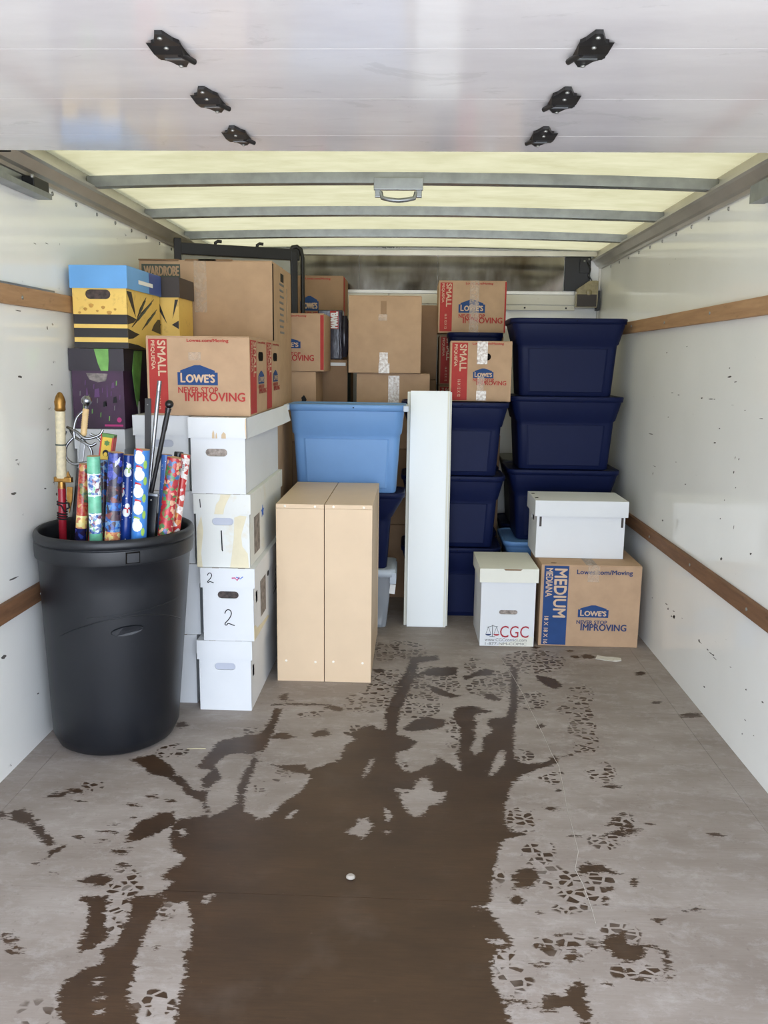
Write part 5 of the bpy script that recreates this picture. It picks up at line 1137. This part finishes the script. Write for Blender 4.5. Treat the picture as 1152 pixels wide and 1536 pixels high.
t, L = roll('roll of mint green and white winter picture wrapping paper at the can front', (-.890, 2.447, .956), (-.896, 2.452, .73), .0195, [(0, .052, 'paper_green'), (.052, .115, 'paper_green_pic'), (.115, .172, 'paper_green'), (.172, .235, 'paper_green_pic'), (.235, 1, 'paper_green')])
for z in (.053, .117, .174): patch(t, .0195, -70, L - z, [(-.022, -.004), (0, -.006), (.022, -.003), (.022, .002), (0, .003), (-.022, .002)], 'snow_white')
t, L = roll('roll of dark blue galaxy wrapping paper beside the mint green roll', (-.822, 2.450, .968), (-.842, 2.447, .73), .0228, [(0, .10, 'paper_dark'), (.10, .15, 'paper_brown'), (.15, .175, 'paper_cyan'), (.175, .205, 'paper_brown'), (.205, .24, 'paper_cyan'), (.24, 1, 'paper_cream')])
for k in range(4): patch(t, .0228, -72 + 9 * k, L - .02 - .004 * (3 - k), [(-.0012, -.009), (.0008, -.009), (.0025, .009), (.0005, .009)], 'snow_white')
roll('thin roll of dark brown picture wrapping paper between mint and galaxy rolls', (-.892, 2.535, .935), (-.903, 2.525, .71), .0135, [(0, .05, 'paper_cyan'), (.05, 1, 'paper_brown')])
t, L = roll('roll of royal blue wrapping paper with small snowmen and white stars', (-.802, 2.502, .955), (-.819, 2.495, .72), .0195, [(0, 1, 'paper_blue')])
for k in range(30): patch(t, .0195, random.uniform(-170, -20), L - random.uniform(.005, .26), ell(*(lambda s: (s, s))(random.choice((.0011, .0016, .0022))), 6), 'snow_white')
for z, a in ((.052, -74), (.115, -128), (.175, -74)):
    patch(t, .0195, a, L - z, ell(.0115, .014), 'snow_white'); patch(t, .0195, a + 8, L - z + .02, ell(.007, .008), 'snow_white')
    patch(t, .0195, a + 6, L - z + .0125, [(-.009, -.002), (.009, -.001), (.010, .002), (.003, .003), (.004, -.014), (-.001, -.014), (-.002, .002), (-.008, .002)], 'snow_green' if z < .1 else 'snow_red', .0008)
t, L = roll('roll of mid blue wrapping paper with large white snowmen in red hats', (-.742, 2.447, .978), (-.763, 2.454, .735), .0228, [(0, 1, 'paper_sky')])
for k, z in enumerate((.012, .062, .114, .165, .218)):
    a = -92 + (4 if k % 2 else 0)
    patch(t, .0228, a, L - z - .012, ell(.0165, .0175), 'snow_white'); patch(t, .0228, a - 4, L - z + .004, ell(.010, .009), 'snow_white', .0007)
    patch(t, .0228, a - 2, L - z + .012, [(-.010, -.001), (.010, -.004), (.010, .001), (.004, .004), (-.008, .006)], 'snow_red' if k < 4 else 'snow_green', .0010)
    patch(t, .0228, a + 48, L - z - .03, ell(.006, .013), 'snow_green')
t, L = roll('slate blue starry wrapping paper roll right of the black rods', (-.707, 2.575, .950), (-.724, 2.568, .73), .0165, [(0, 1, 'paper_star')])
for k in range(16): patch(t, .0165, random.uniform(-150, -40), L - random.uniform(.006, .22), ell(.0014, .0014, 5), 'snow_white')
roll('glossy red and green festive wrapping paper roll leaning right in the can', (-.664, 2.515, .948), (-.698, 2.512, .735), .0225, [(0, 1, 'paper_multi')])
t, L = roll('red and orange festive wrapping paper roll with price sticker, rightmost in the can', (-.648, 2.580, .950), (-.682, 2.575, .74), .0150, [(0, 1, 'paper_orange')])
patch(t, .0150, -82, L - .045, [(-.004, -.028), (.004, -.028), (.004, .028), (-.004, .028)], 'white_ink', name='price_sticker')
for k in range(7): patch(t, .0150, -82, L - .03 - .003 * k, [(-.003, -.0007), (.003, -.0007), (.003, .0007), (-.003, .0007)], 'black_ink', .0008, 'bar_mark')
t, L = standing('capped_tube', 'black-capped tube showing above the red wrapping paper rolls', 'tube', (-.683, 2.628, .953), (-.699, 2.62, .78), .035)
MB().lathe([(.0145, L - .022), (.0150, L - .004), (.0135, L)], 18, cap0=True, cap1=True).build('cap', 'black_gloss', t); MB().lathe([(.0125, 0), (.0125, L - .02)], 18, cap0=True, cap1=True).build('barrel', 'paper_star', t)
t, L = standing('square_tube', 'yellow square tube with red sides and green top behind the wrapping paper', 'tube', (-.903, 2.625, 1.007), (-.918, 2.615, .90), .035)
MB().box((-.018, -.014, 0), (.018, .014, L - .002), bev=.003).build('body', 'tube_yellow', t)
for s in (-1, 1): MB().box((s * .0185 - .004, -.0148, 0), (s * .0185 + .001, .0148, L - .004), bev=.001).build('side_stripe', 'tube_red', t)
MB().box((-.0195, -.0152, L - .012), (.0195, .0152, L), bev=.002).build('top_cap', 'tube_green', t)
F = Matrix(((1, 0, 0, 0), (0, 0, -1, -.0142), (0, 1, 0, 0), (0, 0, 0, 1)))
flat(F, [(.010 * math.cos(a), L - .062 + .011 * math.sin(a)) for a in [k * math.pi / 7 for k in range(15)]] , 'black_ink', 'printed_mark', t); flat(F, ell(.006, .007), 'tube_yellow', 'printed_mark', t, off=EPS * 1.6).location = (0, 0, L - .066)
flat(F, [(.007 * math.cos(a) * (1 + .4 * (k % 2)), L - .030 + .007 * math.sin(a) * (1 + .4 * (k % 2))) for k, a in enumerate([k * math.pi / 6 for k in range(12)])], 'tube_green', 'printed_mark', t)
# rods
t, L = standing('flat_bar', 'flat matt black bar upright behind the blue snowman paper', 'bar', (-.772, 2.615, 1.122), (-.782, 2.605, .80), .035)
MB().box((-.0095, -.005, 0), (.0095, .005, L), bev=.0015).build('bar_body', 'black_print', t); MB().sphere((0, -.005, L - .02), .0022, 0, 8).build('rivet', 'screw', t)
t, L = standing('metal_rod', 'tapering silver metal rod, tallest thing in the trash can', 'rod', (-.718, 2.565, 1.178), (-.772, 2.55, .75), .035)
MB().lathe([(.0035, 0), (.0042, L * .6), (.0066, L - .12), (.0068, L - .002), (.0058, L)], 14, cap0=True, cap1=True).build('shaft', 'steel', t); MB().lathe([(.0069, L - .03), (.0072, L - .015), (.0069, L)], 14, cap0=True, cap1=True).build('end_ferrule', 'steel', t)
t, L = standing('ball_cane', 'black cane with ball knob leaning right in the trash can', 'cane', (-.693, 2.585, 1.119), (-.752, 2.540, .82), .25)
MB().sphere((0, 0, L - .0135), .0135, 0, 16).lathe([(.0085, L - .04), (.010, L - .026)], 12, cap0=True).build('knob', 'black_gloss', t)
MB().lathe([(.006, 0), (.0066, L - .20), (.0078, L - .19), (.0072, L - .10), (.0084, L - .09), (.0078, L - .03)], 12, cap0=True, cap1=True).build('shaft', 'black_metal', t)
t, L = standing('square_holder', 'glossy black square tube with silver collar right of the blue paper rolls', 'tube', (-.731, 2.498, .838), (-.741, 2.493, .73), .20)
MB().box((-.0165, -.006, 0), (.0165, .006, L - .004), bev=.0015).build('body', 'black_gloss', t); MB().box((-.0172, -.0065, L - .008), (.0172, .0065, L), bev=.001).build('collar', 'galv', t); MB().sphere((-.002, -.007, L - .02), .003, 0, 8).build('rivet', 'screw', t)

# ------------------------------------------------------------------ little things on the floor
t = thing('paper_scrap', 'torn scrap of printed pale paper on the floor before the medium box', 'paper', (.92, 3.445, .0), rz=-14)
MB().prism([(-.055, -.022), (.03, -.030), (.052, -.012), (.05, .022), (.01, .026), (-.012, .020), (-.05, .026)], .0006, .0022).build('sheet', 'paper', t)
MB().prism([(.02, -.028), (.052, -.012), (.05, .010), (.03, .0)], .0024, .0044).build('folded_corner', 'paper', t)
t = thing('pebble', 'small pale pebble lying alone in the wet patch of floor', 'pebble', (-.068, 1.84, .0))
MB().sphere((0, 0, .006), .011, 0, 10, (1.1, .9, .6)).build('stone', 'pebble', t)
q = np.array(THREAD).reshape(-1, 2); q = q[np.argsort(-q[:, 1])]
t = thing('thread', 'long pale thread lying on the floor from the white lettered box', 'thread', (0, 0, 0))
MB().tube([(a, b, .0009) for a, b in q], .0008, 5).build('strand', 'thread', t)
t = thing('straw', 'thin pale straw on the floor by the foot of the trash can', 'straw', (-.62, 2.50, .0016), rz=5)
MB().tube([(-.03, 0, 0), (0, .001, .0004), (.03, 0, 0)], .0014, 6).build('stem', 'straw', t)
# print, tape and labels belong to the body or lid they lie on
PRINT = ('printed', 'lettering', 'logo', 'hand_hole', 'paper_label', 'handwritten', 'water_stain', 'scales', 'leaf_mark', 'green_streak', 'torn_slash', 'star_sticker', 'round_emblem', 'red_label', 'green_side', 'open_seam', 'open_slot', 'torn_patch', 'oval_badge', 'moulded', 'tab_frame', 'rim_tab', 'price_sticker', 'bar_mark', 'film_crease', 'vent_hole')
for t in [o for o in bpy.data.objects if o.type == 'EMPTY' and 'category' in o]:
    kids = list(t.children); host = next((c for c in kids if c.name.split('.')[0] in ('body', 'paper_sleeve')), None); lid = next((c for c in kids if c.name.split('.')[0] == 'lid'), None)
    for c in kids:
        if c.name.startswith(('lid_slit', 'lid_print', 'flared_lid')) and lid: c.parent = lid; c.location = -lid.location
        elif c.name.startswith(PRINT) and host and c is not host: c.parent = host
        elif c.name.startswith('tape') and host: c.parent = host
GROUP = {'moving_box': 'printed moving boxes in the truck', 'carton': 'plain brown cartons at the back', 'comic_box': 'white comic boxes in the truck', 'printed_box': 'printed comic boxes against the left wall',
         'storage_tote': 'lidded plastic totes stacked at the back', 'cabinet': 'pair of beige cabinets', 'shelf_board': 'white shelf boards leaning together'}
for o in bpy.data.objects:
    if 'category' in o and o.name.split('.')[0] in GROUP: o['group'] = GROUP[o.name.split('.')[0]]
for o in bpy.data.objects:
    for k in ('_d', '_b'):
        if k in o: del o[k]
